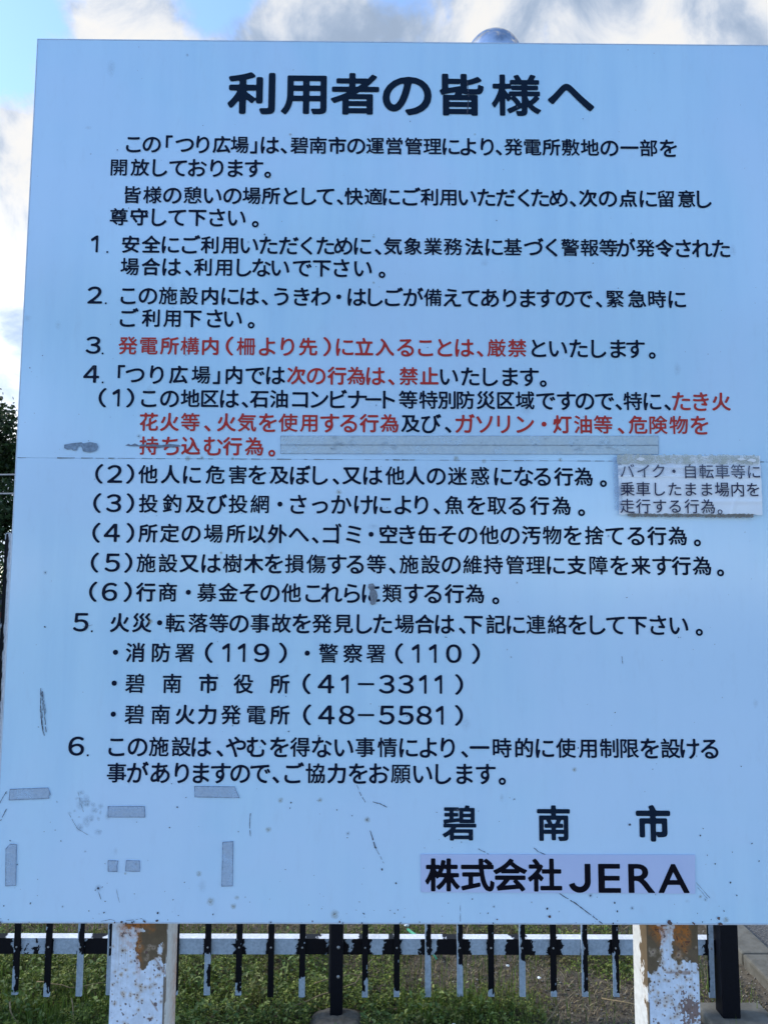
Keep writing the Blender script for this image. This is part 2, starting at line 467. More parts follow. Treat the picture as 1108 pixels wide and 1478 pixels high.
SCR = [([(-0.559,1.3297),(-0.5587,1.3105),(-0.5563,1.2858),(-0.5514,1.2545)],1),([(-0.5577,1.3274),(-0.5532,1.3049),(-0.5505,1.2825),(-0.547,1.2579)],1),([(-0.558,1.3218),(-0.5584,1.2937),(-0.5551,1.2713),(-0.5528,1.2601)],0.8),([(-0.5569,1.3218),(-0.5547,1.2993),(-0.5539,1.2713),(-0.5496,1.2523)],0.8),([(-0.5559,1.3241),(-0.5492,1.2915),(-0.5496,1.2881)],0.6),([(-0.2081,1.1296),(-0.2093,1.1121),(-0.2075,1.0935)],1),([(-0.0347,1.1748),(-0.0291,1.1609),(-0.0207,1.1474)],0.8),([(-0.009,1.1485),(0.0028,1.1456),(0.0147,1.14)],1.1),([(-0.018,1.1214),(-0.0163,1.1148)],1.2),([(-0.0128,1.1028),(-0.004,1.076)],1.4),([(-0.0036,1.0756),(0.0099,1.0519)],0.6),([(0.2947,1.0051),(0.3204,0.9899),(0.3631,0.9588)],1.4),([(0.2541,1.0763),(0.2608,1.0709),(0.2732,1.0658)],0.9),([(0.1636,1.0749),(0.1805,1.0663)],0.8),([(0.5173,1.023),(0.539,0.9986)],0.5),([(0.5194,1.0151),(0.5346,0.9979)],0.5),([(0.4053,1.3853),(0.4065,1.3738)],0.8),([(0.221,1.1518),(0.2289,1.1598)],0.7),([(-0.6173,1.1437),(-0.6123,1.1547),(-0.607,1.1629)],1),([(-0.6157,1.1136),(-0.6056,1.1355)],1),([(-0.4905,1.1628),(-0.4852,1.1441),(-0.4801,1.131)],0.5),([(-0.5037,1.1276),(-0.4892,1.1047),(-0.4719,1.0949)],0.5),([(-0.4502,1.0052),(-0.4465,0.9945)],0.9),([(-0.4225,1.0106),(-0.4161,0.9892)],0.5),([(-0.494,1.4312),(-0.4779,1.4335)],0.7),([(0.1057,1.4166),(0.1138,1.4155)],0.9),([(-0.3788,1.6166),(-0.3696,1.6201)],0.7),([(0.153,2.4031),(0.1553,2.3741),(0.1527,2.3412)],1.5),([(0.1338,0.9862),(0.1337,0.9615)],0.6),([(-0.4451,0.9602),(-0.4296,0.9635),(-0.4228,0.9614)],0.6),([(-0.405,0.9614),(-0.3795,0.9647),(-0.376,0.9625)],0.6)]
STAIN = [(-0.1786,1.1035,5.8),(-0.2899,1.0342,5.3),(-0.2697,0.9917,7.6),(-0.2326,0.9843,5.8),(-0.2275,0.9973,4.1),(-0.069,0.9718,8.2),(-0.095,1.1508,4.7),(-0.1594,1.1506,5.8),(-0.0174,1.1198,5.8),(0.3228,1.2008,4.7),(0.3086,1.0233,4.7),(0.5234,1.0011,3.5),(0.5637,0.9647,5.8),(-0.4088,1.0344,2.9),(-0.3278,1.7156,5.8),(-0.303,1.7167,4.7),(-0.251,1.7161,3.5),(0.1302,1.7187,5.8),(0.1776,1.7141,4.7),(0.3082,1.7171,4.7),(-0.3822,1.4397,5.8),(-0.2671,1.5549,3.5),(0.1661,2.3034,2.9),(-0.1625,2.3006,3.5),(-0.198,2.2201,2.9),(-0.0695,1.6597,5.8),(-0.0133,2.1117,2.9),(-0.0127,2.0285,2.9)]
CHIP = [(-0.5574,1.4297,2.2),(-0.0133,2.1155,1.1),(-0.004,1.076,2.1),(0.0299,1.0204,1.8),(-0.3393,1.1066,1.5),(-0.3914,1.0501,1.7),(-0.445,1.0133,1.4),(-0.3541,0.9733,1.8),(-0.3548,0.9615,2.5),(-0.3749,0.9604,2.5),(-0.4116,0.9593,2.1),(-0.4227,0.9587,2.1),(0.4722,0.9602,4.2),(0.5107,0.9597,4.2),(0.5545,0.9582,4.2),(0.552,0.9673,2.8),(-0.1047,0.961,1.8),(-0.0611,0.9606,1.8),(-0.1424,1.1468,1.4),(-0.0674,1.1355,1.3),(-0.0294,0.9914,1.3),(0.5317,1.1077,1.4),(0.5267,1.0967,1.4),(0.537,1.0656,1.4),(0.5609,0.9786,1.4),(-0.6022,0.9839,1.4),(-0.4396,0.9913,1.3),(-0.4048,0.9571,2.1),(0.2784,0.9694,2.5),(0.1931,0.9649,1.4)]
PATCH = {'p1': [(-0.5389,1.7381),(-0.5272,1.7406),(-0.5095,1.7425),(-0.5059,1.7407),(-0.4954,1.7432),(-0.4835,1.7408),(-0.4808,1.7349),(-0.483,1.7289),(-0.4911,1.7258),(-0.497,1.7252),(-0.5065,1.7269),(-0.5079,1.7323),(-0.5105,1.7371),(-0.5151,1.7347),(-0.5172,1.7287),(-0.5231,1.728),(-0.5267,1.731),(-0.5326,1.7298),(-0.5386,1.7321)],'p2': [(-0.4349,1.7375),(-0.4291,1.7406),(-0.4254,1.7382),(-0.4185,1.7412),(-0.4112,1.7377),(-0.4054,1.7401),(-0.3959,1.7378),(-0.3889,1.7402),(-0.3746,1.7385),(-0.3581,1.7404),(-0.3439,1.7393),(-0.3391,1.7369),(-0.3532,1.7344),(-0.3651,1.7356),(-0.3792,1.7331),(-0.3828,1.736),(-0.4005,1.7359),(-0.4183,1.7364),(-0.4289,1.7364)],'p3': [(-0.0177,1.5037),(-0.0107,1.5049),(-0.0072,1.5003),(-0.0083,1.4945),(-0.0048,1.4922),(-0.0025,1.4841),(-0.0047,1.4748),(-0.007,1.4702),(-0.0117,1.4685),(-0.0152,1.4713),(-0.0141,1.4794),(-0.0164,1.4864),(-0.0153,1.4933),(-0.0188,1.4979)]}
NOTE = [(0.4058,1.7257),(0.6381,1.7294),(0.6527,1.7223),(0.6479,1.6232),(0.6159,1.6207),(0.421,1.6208),(0.4022,1.6255)]
STK = [(0.0696,1.066),(0.5171,1.0663),(0.5151,1.0054),(0.0703,1.0067)]

# ------------------------------------------------------------------ lettering
# Blender's own fallback font gives the character outlines; they are fattened with round ends like sign lettering.
GRID = 72


def outlines(chars):
    cu = bpy.data.curves.new('outline_source', 'FONT')
    cu.body = ''.join(chars); cu.size = 1.0; cu.fill_mode = 'NONE'
    ob = bpy.data.objects.new('outline_source', cu)
    COL.objects.link(ob)
    dg = bpy.context.evaluated_depsgraph_get()
    c2 = ob.to_curve(dg)
    res = {ch: [] for ch in chars}
    for s in c2.splines:
        bz = s.bezier_points; pts = []
        n = len(bz)
        for i in range(n):
            a, b = bz[i], bz[(i + 1) % n]
            p0, p1, p2, p3 = (np.array(q[:2]) for q in (a.co, a.handle_right, b.handle_left, b.co))
            ch_ = np.linalg.norm(p3 - p0); dev = np.linalg.norm(p1 - (p0 * 2 + p3) / 3) + np.linalg.norm(p2 - (p0 + p3 * 2) / 3)
            k = 1 if dev < 1e-3 or ch_ < .01 else 5
            for j in range(k):
                u = j / k
                pts.append((1 - u) ** 3 * p0 + 3 * (1 - u) ** 2 * u * p1 + 3 * (1 - u) * u * u * p2 + u ** 3 * p3)
        if len(pts) > 2: res[chars[s.character_index]].append(np.array(pts))
    ob.to_curve_clear()
    bpy.data.objects.remove(ob); bpy.data.curves.remove(cu)
    return res


def glyph_polys(contours, w, h, r, blur=1, grid=GRID):
    """contours already scaled to w x h (metres) about their centre; returns verts, faces of the fattened shape"""
    cell = max(w, h) / (grid - 14)
    nx, ny = int(w / cell) + 13, int(h / cell) + 13
    gx = (np.arange(nx) - (nx - 1) / 2) * cell; gy = (np.arange(ny) - (ny - 1) / 2) * cell
    A = np.concatenate(contours); B = np.concatenate([np.roll(c, -1, 0) for c in contours])
    X, Y = np.meshgrid(gx, gy)
    Pt = np.stack([X.ravel(), Y.ravel()], 1)
    d2 = np.full(len(Pt), 1e9); wind = np.zeros(len(Pt), int)
    for a, b in zip(A, B):
        ab = b - a; L2 = ab @ ab
        if L2 < 1e-16: continue
        q = Pt - a
        u = np.clip((q @ ab) / L2, 0, 1)
        e = q - u[:, None] * ab
        d2 = np.minimum(d2, (e * e).sum(1))
        if a[1] != b[1]:
            lo, hi = min(a[1], b[1]), max(a[1], b[1])
            inr = (Pt[:, 1] >= lo) & (Pt[:, 1] < hi)
            xs = a[0] + (Pt[:, 1] - a[1]) * ab[0] / ab[1]
            wind += np.where(inr & (xs > Pt[:, 0]), 1 if ab[1] > 0 else -1, 0)
    sd = np.sqrt(d2).reshape(ny, nx); sd[wind.reshape(ny, nx) != 0] *= -1
    F = r - sd                                  # > 0 inside
    for _ in range(int(blur)):
        G = F.copy(); G[1:-1] = (F[:-2] + 2 * F[1:-1] + F[2:]) / 4; F = G
        G = F.copy(); G[:, 1:-1] = (F[:, :-2] + 2 * F[:, 1:-1] + F[:, 2:]) / 4; F = G
    ins = F > 0
    full = ins[:-1, :-1] & ins[1:, :-1] & ins[:-1, 1:] & ins[1:, 1:]
    anyi = ins[:-1, :-1] | ins[1:, :-1] | ins[:-1, 1:] | ins[1:, 1:]
    V, Fc = [], []
    for j in range(ny - 1):
        i = 0
        while i < nx - 1:
            if full[j, i]:
                k = i
                while k < nx - 1 and full[j, k]: k += 1
                n = len(V); V += [(gx[i], gy[j]), (gx[k], gy[j]), (gx[k], gy[j + 1]), (gx[i], gy[j + 1])]
                Fc.append((n, n + 1, n + 2, n + 3)); i = k
            else:
                if anyi[j, i]:
                    cs = [(gx[i], gy[j], F[j, i]), (gx[i + 1], gy[j], F[j, i + 1]), (gx[i + 1], gy[j + 1], F[j + 1, i + 1]), (gx[i], gy[j + 1], F[j + 1, i])]
                    poly = []
                    for q in range(4):
                        x0, y0, f0 = cs[q]; x1, y1, f1 = cs[(q + 1) % 4]
                        if f0 > 0: poly.append((x0, y0))
                        if (f0 > 0) != (f1 > 0):
                            u = f0 / (f0 - f1); poly.append((x0 + (x1 - x0) * u, y0 + (y1 - y0) * u))
                    if len(poly) >= 3:
                        n = len(V); V += poly; Fc.append(tuple(range(n, n + len(poly))))
                i += 1
    return V, Fc


KANA = set(chr(c) for c in range(0x3041, 0x30ff))
SMALL = {'、': (.27, .27), '。': (.29, .29), '・': (.17, .17), '.': (.045, .045)}
ALL = sorted(set(ch for r in TEXT for ch in r[1]))
WIDE = {'(': '（', ')': '）', '−': '－', **{d: chr(0xff10 + int(d)) for d in '0123456789'}}
OUT = outlines([WIDE.get(c, c) for c in ALL])
CACHE = {}


def glyph(ch, W_, H_, style):
    """one character; W_ and H_ are the ink size of a full kanji in metres. Returns polygons and the height offset of the ink centre"""
    if ch == '1':       # plain stem with a flag, as on the board
        OUT['１'] = [np.array([(.30, 0), (.395, 0), (.395, 1.0), (.31, 1.0), (.0, .80), (.0, .70), (.05, .68), (.30, .83)])[::-1] * np.array([1, 1])]
    if ch == 'J':
        aa = np.linspace(0, -math.pi * .90, 22)
        outer = np.stack([.38 + .38 * np.cos(aa), .38 + .38 * np.sin(aa)], 1); inner = np.stack([.38 + .21 * np.cos(aa), .38 + .21 * np.sin(aa)], 1)
        OUT['J'] = [np.concatenate([[[.76, 1.0]], outer, inner[::-1], [[.59, 1.0]]])]
    key = (ch, round(W_ * 1e3), round(H_ * 1e3), style)
    if key in CACHE: return CACHE[key]
    cont = OUT[WIDE.get(ch, ch)]
    allp = np.concatenate(cont); lo, hi = allp.min(0), allp.max(0); ctr = (lo + hi) / 2
    ew, eh = W_ / .925, H_ / .925                       # em size
    r = {'b': .021, 't': .036, 's': .030, 'n': .005}[style] * eh
    area = abs(sum(0.5 * np.sum(c[:, 0] * np.roll(c[:, 1], -1) - np.roll(c[:, 0], -1) * c[:, 1]) for c in cont))
    cover = area / .85
    if style in 'bt': r *= .8 if ch in KANA else float(np.clip(1.30 - (cover - .22) * 3.6, .15, 1.2))
    k = 1.0
    oy = 0.0
    if ch in '.':
        tw, th = .075 * ew, .075 * eh; oy = -.44 * eh
    elif ch in '()':
        tw, th = .40 * W_, 1.07 * H_; r = .020 * eh
    elif ch == '−':
        tw, th = .82 * W_, .06 * H_; r = .025 * eh
    elif ch in '0123456789':
        tw, th = ((.40 if ch == '1' else .83 if ch != '4' else .88) * W_, 1.0 * H_); r = .018 * eh
        tw -= 2 * r; th -= 2 * r
    elif ch in 'JERA':
        tw, th = {'J': .68, 'E': .70, 'R': .82, 'A': .97}[ch] * W_, .93 * H_; r = .020 * H_
        tw -= 2 * r; th -= 2 * r; oy = -.005
    else:
        if style in 'bt' and (ch in KANA) and ch not in '、。・ー': k = 1.13
        if style == 'n' and ch in KANA: k = 1.0
        if ch == 'へ' and style == 't': k = .98
        tw, th = (hi[0] - lo[0]) * ew * k, (hi[1] - lo[1]) * eh * k
        if ch in '、。': tw, th = tw * 1.0, th * 1.0
        oy = (ctr[1] - .385) * eh * k
        if ch == '。': oy = -.36 * eh
        if ch == '、': oy = -.33 * eh
        if ch == '・': r *= 1.3
    size = hi - lo
    sc_ = np.array([tw / max(size[0], 1e-6), th / max(size[1], 1e-6)])
    cs = [(c - ctr) * sc_ for c in cont]
    dense = style in 'bt' and cover > .33 and ch not in KANA
    V, Fc = glyph_polys(cs, tw, th, r, (1 if dense else 3) if style in 'bt' else 0, 112 if dense else (GRID if style != 't' else 96))
    CACHE[key] = (V, Fc, oy)
    return CACHE[key]


def put_text(row, y, parent, name='lettering', tilt=0.0, mats=None):
    st, chars, cols, z, w, h, xs = row
    W_, H_ = w / 1e4, h / 1e4
    if st == 'b': W_, H_ = .0312, .0309
    runs = []
    for i, (ch, c) in enumerate(zip(chars, cols)):
        if not runs or runs[-1][0] != c: runs.append((c, MB()))
        V, Fc, oy = glyph(ch, W_, H_, st)
        X, Z = xs[i] / 1e4, z / 1e4 + oy
        runs[-1][1].add([(X + a, y, Z + b_) for a, b_ in V], Fc)
    for c, mb in runs:
        mat = (mats or {}).get(c) or {'b': INK, 't': INK_TOP, 's': INK_BLACK, 'n': INK_NOTE}[st]
        if c == 'r': mat = INK_RED
        o = mb.build(name, mat, parent)
        if c == 'r': o['label'] = 'red lettering'

# ================================================================== large structure
# ---- ground
def sheet(name, x0, x1, y0, y1, z, mat, kind='structure', nx=1, ny=1, fz=None):
    xs = np.linspace(x0, x1, nx + 1); ys = np.linspace(y0, y1, ny + 1)
    X, Y = np.meshgrid(xs, ys)
    Z = np.full_like(X, z) if fz is None else z + fz(X, Y)
    v = np.stack([X.ravel(), Y.ravel(), Z.ravel()], 1)
    i, j = np.meshgrid(np.arange(nx), np.arange(ny)); a = (j * (nx + 1) + i).ravel()
    f = np.stack([a, a + 1, a + nx + 2, a + nx + 1], 1)
    o = link(name, np_mesh(name, v, f), mat)
    if nx > 1: o.data.shade_smooth()
    return tag(o, kind=kind)


m, t, b = new_mat('soil')
p = geo_co(t)
n1_ = t.noise(p, 2.2, 8, .6); n2_ = t.noise(p, 60, 6, .7)
c = t.mix(t.smooth(n1_, .35, .65), (.085, .068, .048), (.125, .105, .075))
c = t.mix(t.smooth(n2_, .4, .7), c, (.045, .036, .026))
t.put(b.inputs['Base Color'], c); b.inputs['Roughness'].default_value = .95
bump(t, b, n2_, .8, .012)
SOIL = m
m, t, b = new_mat('asphalt')
p = geo_co(t); n = t.noise(p, 140, 5, .7); n2_ = t.noise(p, 1.5, 5, .6)
v = t.n.new('ShaderNodeTexVoronoi'); v.inputs['Scale'].default_value = 95; t.put(v.inputs['Vector'], p)
c = t.mix(t.smooth(n, .3, .75), (.038, .038, .040), (.10, .10, .098))
c = t.mix(t.smooth(v.outputs['Distance'], .15, .5, .5, 0), c, (.20, .195, .18))
c = t.mix(t.smooth(n2_, .4, .7, 0, .35), c, (.06, .06, .06))
t.put(b.inputs['Base Color'], c); b.inputs['Roughness'].default_value = .9
bump(t, b, v.outputs['Distance'], .6, .006)
ASPHALT = m
m, t, b = new_mat('far_ground')
p = geo_co(t); n = t.noise(p, .3, 8, .6)
t.put(b.inputs['Base Color'], t.mix(t.smooth(n, .35, .65), (.06, .08, .03), (.12, .11, .07))); b.inputs['Roughness'].default_value = .95
FARG = m

sheet('ground', -900, 900, -900, 900, -.035, FARG)
sheet('soil_bed', -9.0, 1.50, 1.36, 6.4, 0.0, SOIL, nx=200, ny=100,
      fz=lambda x, y: (fbm(x, y, 3, 3) - .5) * .05 + (fbm(x, y, 14, 8) - .5) * .02 - np.clip((x - 1.25) / .2, 0, 1) * .02)
sheet('pavement', -14, 14, -9, 1.355, -.012, PAVE)
sheet('road', 1.62, 9.5, 1.36, 60, -.020, ASPHALT)
sheet('lane', -60, 1.50, 6.45, 11.2, -.022, ASPHALT)

# kerb between the planted strip and the road: separate stones with joints
kerb = tag(empty('kerb', (1.55, 1.4, 0)), kind='structure')
kv = MB()
yk = 1.37
i = 0
while yk < 6.3:
    mb = MB().box(-.072 + random.uniform(-.002, .002), .062, yk - 1.4, yk + .592 - 1.4, -.06, .028 + random.uniform(-.003, .003))
    mb.build('kerb_stone', CONC_WET, kerb, bevel=.008)
    yk += .60
# marking on the far lane
tag(sheet('lane_marking', -60, -2, 10.9, 11.03, -.016, simple('road_paint', (.75, .75, .72), (.5, .5, .48), 20)), kind='structure')

# ================================================================== notice board
BX0, BX1, BZ0, BZ1 = -.6190, .7420, .9585, 2.4775
SEAMZ = 1.7153
bp_ = lambda s: s
board = tag(empty('notice_board', (0.06, 0.03, 0)), 'large pale blue notice board of printed Japanese rules on two rusty white posts', 'notice board')
OX, OY = -0.06, -0.03          # children are given in world metres; their meshes are shifted to the board's origin


def shift(o):
    o.location = (OX, OY, 0)
    return o


def panel(name, z0, z1):
    mb = MB().box(BX0, BX1, 0.0, .024, z0, z1)
    o = mb.build(name, BOARD, board, bevel=.0005)
    o.data.materials.append(BOARD_BACK)
    for f in o.data.polygons:
        if f.normal.y > .5: f.material_index = 1
    return shift(o)


panel('panel', SEAMZ + .0001, BZ1)['label'] = 'upper sheet of the board'
panel('panel', BZ0, SEAMZ - .0001)['label'] = 'lower sheet of the board'
# folded light metal edging along left, top and bottom, a hair proud
mb = MB()
mb.box(BX0 - .002, BX1 + .002, -.0001, .026, BZ1 + .00002, BZ1 + .0018)
mb.box(BX0 - .0018, BX0 - .00002, -.0001, .026, BZ0, BZ1)
mb.box(BX1 + .00002, BX1 + .0018, -.0001, .026, BZ0, BZ1)
mb.box(BX0 - .002, BX1 + .002, -.0001, .026, BZ0 - .0018, BZ0 - .00002)
shift(mb.build('edging', BOARD_EDGE, board))
for z in (1.15, 1.7153, 2.3):
    shift(MB().box(BX0 + .04, BX1 - .04, .0245, .0395, z - .025, z + .025).build('back_rail', BOARD_BACK, board, bevel=.003))

# ---- posts, with paint, bare metal and rust worked out on the surface
ZT = .955


def post_paint(u, v, s, side, seed):
    """u 0..1 across the face, v metres below the board's lower edge"""
    base = np.array([.66, .74, .86]); bare = np.array([.125, .088, .050]); rust = np.array([.38, .13, .022]); dark = np.array([.06, .03, .025])
    n = fbm(u * .09 + seed, v, 75, seed, 7); nf = fbm(u * .09 + seed, v, 260, seed + 3, 4); nl = fbm(u * .09, v, 14, seed + 5, 3)
    c = np.ones(u.shape + (3,)) * base
    c *= (0.93 + .12 * nl)[..., None]
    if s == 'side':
        c = np.ones(u.shape + (3,)) * np.array([.56, .565, .55]) * (0.92 + .15 * nf)[..., None]  # neutral daylight tone painted into the sides; the front stays bluer
    e = np.full(u.shape, -1.0)
    def blob(cu, cv, ru, rv, k=1.0):
        return k * (1 - np.sqrt(((u - cu) / ru) ** 2 + ((v - cv) / rv) ** 2)) + (n - .5) * 1.25 + (nf - .5) * .35
    if s == 'front' and side == 'L':
        e = np.maximum(blob(.76, .012, .27, .052), blob(.60, .052, .14, .034))
        e = np.maximum(e, blob(.99, .035, .06, .055))
        halo = np.maximum(blob(.33, .010, .20, .028), e)
        pl = blob(.32, .008, .12, .016)
        e = np.maximum(e, pl)
        orange = np.maximum(np.clip(blob(.33, .012, .23, .036) + .25, 0, 1), np.clip(blob(.62, .01, .15, .02) + .2, 0, 1))
        orange = np.maximum(orange, np.clip(blob(.50, .055, .06, .05) + .35, 0, 1) * .6)
    elif s == 'front':
        e = np.maximum(blob(.03, .030, .20, .068), blob(.90, .040, .26, .046))
        e = np.maximum(e, blob(.66, .048, .18, .026)); e = np.maximum(e, blob(.14, .045, .13, .03))
        e = np.maximum(e, blob(.30, .0, .16, .014)); e = np.maximum(e, blob(.78, .0, .22, .03))
        orange = np.maximum(np.clip(blob(.28, .010, .19, .030) + .45, 0, 1), np.clip(blob(.68, .018, .17, .036) + .45, 0, 1))
        low = blob(.78, .155, .26, .042) - .12 + (nf - .5) * 1.6
        e2 = low > .35
    else:
        edge = (u > .86) if side == 'R' else (u < .12)
        orange = np.zeros(u.shape)
        if side == 'R': e = np.where(u > .45, blob(1.0, .035, .48, .095), -1)
        else:
            orange = np.clip((u - .30) * 1.8, 0, 1) * np.clip((v - .02) / .07, 0, 1) * (.35 + n * .6) * .75
    # rust bleeds round the edges of bare metal
    ring = np.clip(1 - np.abs(e) / .16, 0, 1) * np.clip(.65 + (n - .5) * 3, 0, 1) * (.7 if s == 'front' else .4)
    mixc = lambda c, k, f: c * (1 - np.clip(f, 0, 1)[..., None]) + k * np.clip(f, 0, 1)[..., None]
    c = mixc(c, np.array([.50, .33, .17]), ring)
    c = mixc(c, bare * 1.0, (e > 0).astype(float))
    c = mixc(c, rust * 1.15, np.clip(orange * (0.65 + n * .8), 0, 1) * .95 * np.clip((nf - .30) * 5, .35, 1))
    if s == 'front':
        c = mixc(c, dark, ((nf > .66) & (orange > .45)).astype(float) * .8)
        # pits of rust with a brown halo scattered down the face
        rg = np.random.default_rng(seed)
        for _ in range(190 if side == 'L' else 230):
            cu, cv = rg.uniform(.03, .97), rg.uniform(.05, .30); r_ = rg.uniform(.0005, .0021) * (1.8 if rg.random() < .12 else 1)
            if rg.random() < .4: cv = .05 + (cv - .05) * .45
            d = np.sqrt(((u - cu) * .09) ** 2 + (v - cv) ** 2) * (1 + (nf - .5) * 1.3)
            h_ = rg.random() < .45
            if h_: c = mixc(c, np.array([.47, .36, .26]), np.clip(1 - d / (r_ * 2.6), 0, 1) * .8)
            c = mixc(c, np.array([.10, .055, .05]), (d < r_ * (.55 if h_ else .75)).astype(float) * .9)
        if side == 'R': c = mixc(c, np.array([.16, .085, .06]), e2.astype(float) * .9)
        # brown run-off below the bare metal
        stt = np.clip((fbm(u * 9, v * .35, 9, seed + 21, 4) - .56) * 7, 0, 1) * np.clip(1 - v / .2, 0, 1) * np.clip(v / .03, 0, 1)
        c = mixc(c, np.array([.42, .33, .24]), stt * .45 * (e < 0))
        for (uu, v0, v1, du) in ((.88, .078, .082, .1), (.80, .115, .17, .06)) if side == 'L' else ((.6, .088, .094, .22),):
            d = np.abs(v - (v0 + v1) / 2 - (u - uu) * .12 * (1 if side == 'L' else 0)) / .0025 + np.clip(np.abs(u - uu) - du, 0, 1) * 40
            c = mixc(c, np.array([.28, .17, .12]), np.clip(1.4 - d - (n - .5) * 3, 0, 1) * .7)
    # worn arrises
    if s == 'side':
        c = mixc(c, np.array([.30, .18, .08]), ((nf > .66) & (v > 0.0)).astype(float) * .2)
        if side == 'R': c = mixc(c, bare, (e > 0).astype(float))
        k = (u < .10) if side == 'L' else (u > .90)
        c = mixc(c, bare, (k & (n > .47)).astype(float) * .9)
    else:
        k = (u > .965) if side == 'L' else (u < .03)
        c = mixc(c, bare, (k & (n > .42)).astype(float) * .9)
    return c


def make_post(x0, x1, y0, y1, side, seed):
    """square steel post: fine mesh where the paint is seen from near, plain below"""
    vs, fs, cs = [], [], []
    def face(org, ud, uw, vlen, ures, vres, s, vtop):
        nonlocal vs, fs, cs
        nu, nv = max(2, int(uw / ures)), max(2, int(vlen / vres))
        U, V = np.meshgrid(np.linspace(0, 1, nu + 1), np.linspace(0, vlen, nv + 1))
        P = np.array(org)[None, None] + U[..., None] * uw * np.array(ud) + (V)[..., None] * np.array([0, 0, -1.0])
        c = post_paint(U, V + (org[2] * -1 + ZT), s, side, seed)
        a = (np.arange(nv)[:, None] * (nu + 1) + np.arange(nu)[None]).ravel() + sum(len(q) for q in vs)
        vs.append(P.reshape(-1, 3)); cs.append(c.reshape(-1, 3))
        fs.append(np.stack([a, a + nu + 1, a + nu + 2, a + 1], 1))
    top, fine = 2.40, .30
    for (zt, L_, ur, vr) in ((top, top - ZT - .01, .05, .2), (ZT + .01, .01 + fine, .0009, .0009), (ZT - fine, ZT - fine, .01, .03)):
        face((x0, y0, zt), (1, 0, 0), x1 - x0, L_, ur, vr, 'front', 0)
        face((x1, y0, zt), (0, 1, 0), y1 - y0, L_, ur, vr, 'side', 0)
        face((x1, y1, zt), (-1, 0, 0), x1 - x0, L_, .02, .05, 'side', 0)
        face((x0, y1, zt), (0, -1, 0), y1 - y0, L_, ur, vr, 'side', 0)
    V = np.concatenate(vs); F = np.concatenate(fs); Cc = np.concatenate(cs)
    # left-facing side runs back to front: mirror its paint so that u grows the same way
    o = link('post', np_mesh('post', V, F, Cc), POST, board)
    cap = MB().box(x0 - .001, x1 + .001, y0 - .0005, y1 + .001, top, top + .004).build('post_cap', BOARD_BACK, o)
    foot = MB().box((x0 + x1) / 2 - .16, (x0 + x1) / 2 + .16, (y0 + y1) / 2 - .16, (y0 + y1) / 2 + .16, -.03, .02).build('footing', CONCRETE, o, bevel=.01)
    return shift(o)


make_post(-.4400, -.3495, .040, .112, 'L', 5)['label'] = 'left post with rust under the board'
make_post(.4480, .5335, .040, .112, 'R', 23)['label'] = 'right post with bare metal under the board'

# ---- lettering
YL = -.0009
for row in TEXT:
    if row[0] in 'bt': put_text(row, YL, board)
for o in list(board.children):
    if o.name.startswith('lettering'): shift(o)


def poly_sheet(mb, pts, y, col=None):
    n = len(pts)
    mb.add([(x, y, z) for x, z in pts], [tuple(range(n))[::-1]] if area2(pts) < 0 else [tuple(range(n))], col)


def area2(pts):
    return sum(a[0] * b[1] - b[0] * a[1] for a, b in zip(pts, pts[1:] + pts[:1]))


def slab(pts, y0, y1, mat, name, parent, col=None):
    """a thin sheet with real thickness from its outline (x, z)"""
    if area2(pts) < 0: pts = pts[::-1]
    n = len(pts); mb = MB()
    vs = [(x, y0, z) for x, z in pts] + [(x, y1, z) for x, z in pts]
    fs = [tuple(range(n)), tuple(range(2 * n - 1, n - 1, -1))] + [(i, i + n, (i + 1) % n + n, (i + 1) % n) for i in range(n)]
    mb.add(vs, fs, col)
    return mb.build(name, mat, parent)


# ---- company sticker
stk = shift(slab(STK, -.0016, -.0008, STICKER, 'sticker', board))
stk['label'] = 'pale lilac sticker with a company name'
for row in TEXT:
    if row[0] == 's': put_text(row, -.0020, stk)

# ---- taped paper note: slightly buckled sheet with grimy tape along top and bottom
def note_sheet():
    x0, x1, z0, z1 = NOTE[0][0], .6500, 1.6235, 1.7255
    nx, nz = 110, 60
    X, Z = np.meshgrid(np.linspace(x0, x1, nx + 1), np.linspace(z0, z1, nz + 1))
    w = (fbm(X, Z, 22, 31, 3) - .5) * .0022 + (fbm(X, Z, 60, 37, 2) - .5) * .0006
    w += -.0010 * np.exp(-((Z - 1.6445 - (X - .42) * .01) / .0035) ** 2) * np.clip((X - .47) * 12, 0, 1)
    w += -.0012 * np.exp(-((X - .612 - (Z - 1.67) * .35) / .003) ** 2) * (Z < 1.668)
    w += -.0012 * np.exp(-((Z - 1.7045) / .0022) ** 2)
    w += -.0010 * np.exp(-((Z - 1.6885 - (X - .42) * .006) / .0015) ** 2)
    ez = (fbm(X, Z * 0, 90, 3, 3) - .5) * .004
    Z2 = Z + ez * ((Z < z0 + 1e-6) | (Z > z1 - 1e-6))
    ex = (fbm(X * 0, Z, 90, 5, 3) - .5) * .003
    X2 = X + ex * ((X < x0 + 1e-6) | (X > x1 - 1e-6))
    v = np.stack([X2.ravel(), (-.0036 + w).ravel(), Z2.ravel()], 1)
    i, j = np.meshgrid(np.arange(nx), np.arange(nz)); a = (j * (nx + 1) + i).ravel()
    f = np.stack([a, a + 1, a + nx + 2, a + nx + 1], 1)
    m = np_mesh('paper_note', v, f); m.shade_smooth()
    return link('paper_note', m, PAPER, board)


note = shift(note_sheet()); note['label'] = 'small paper note taped beside the rules'
for row in TEXT:
    if row[0] == 'n': put_text(row, -.0058, note)


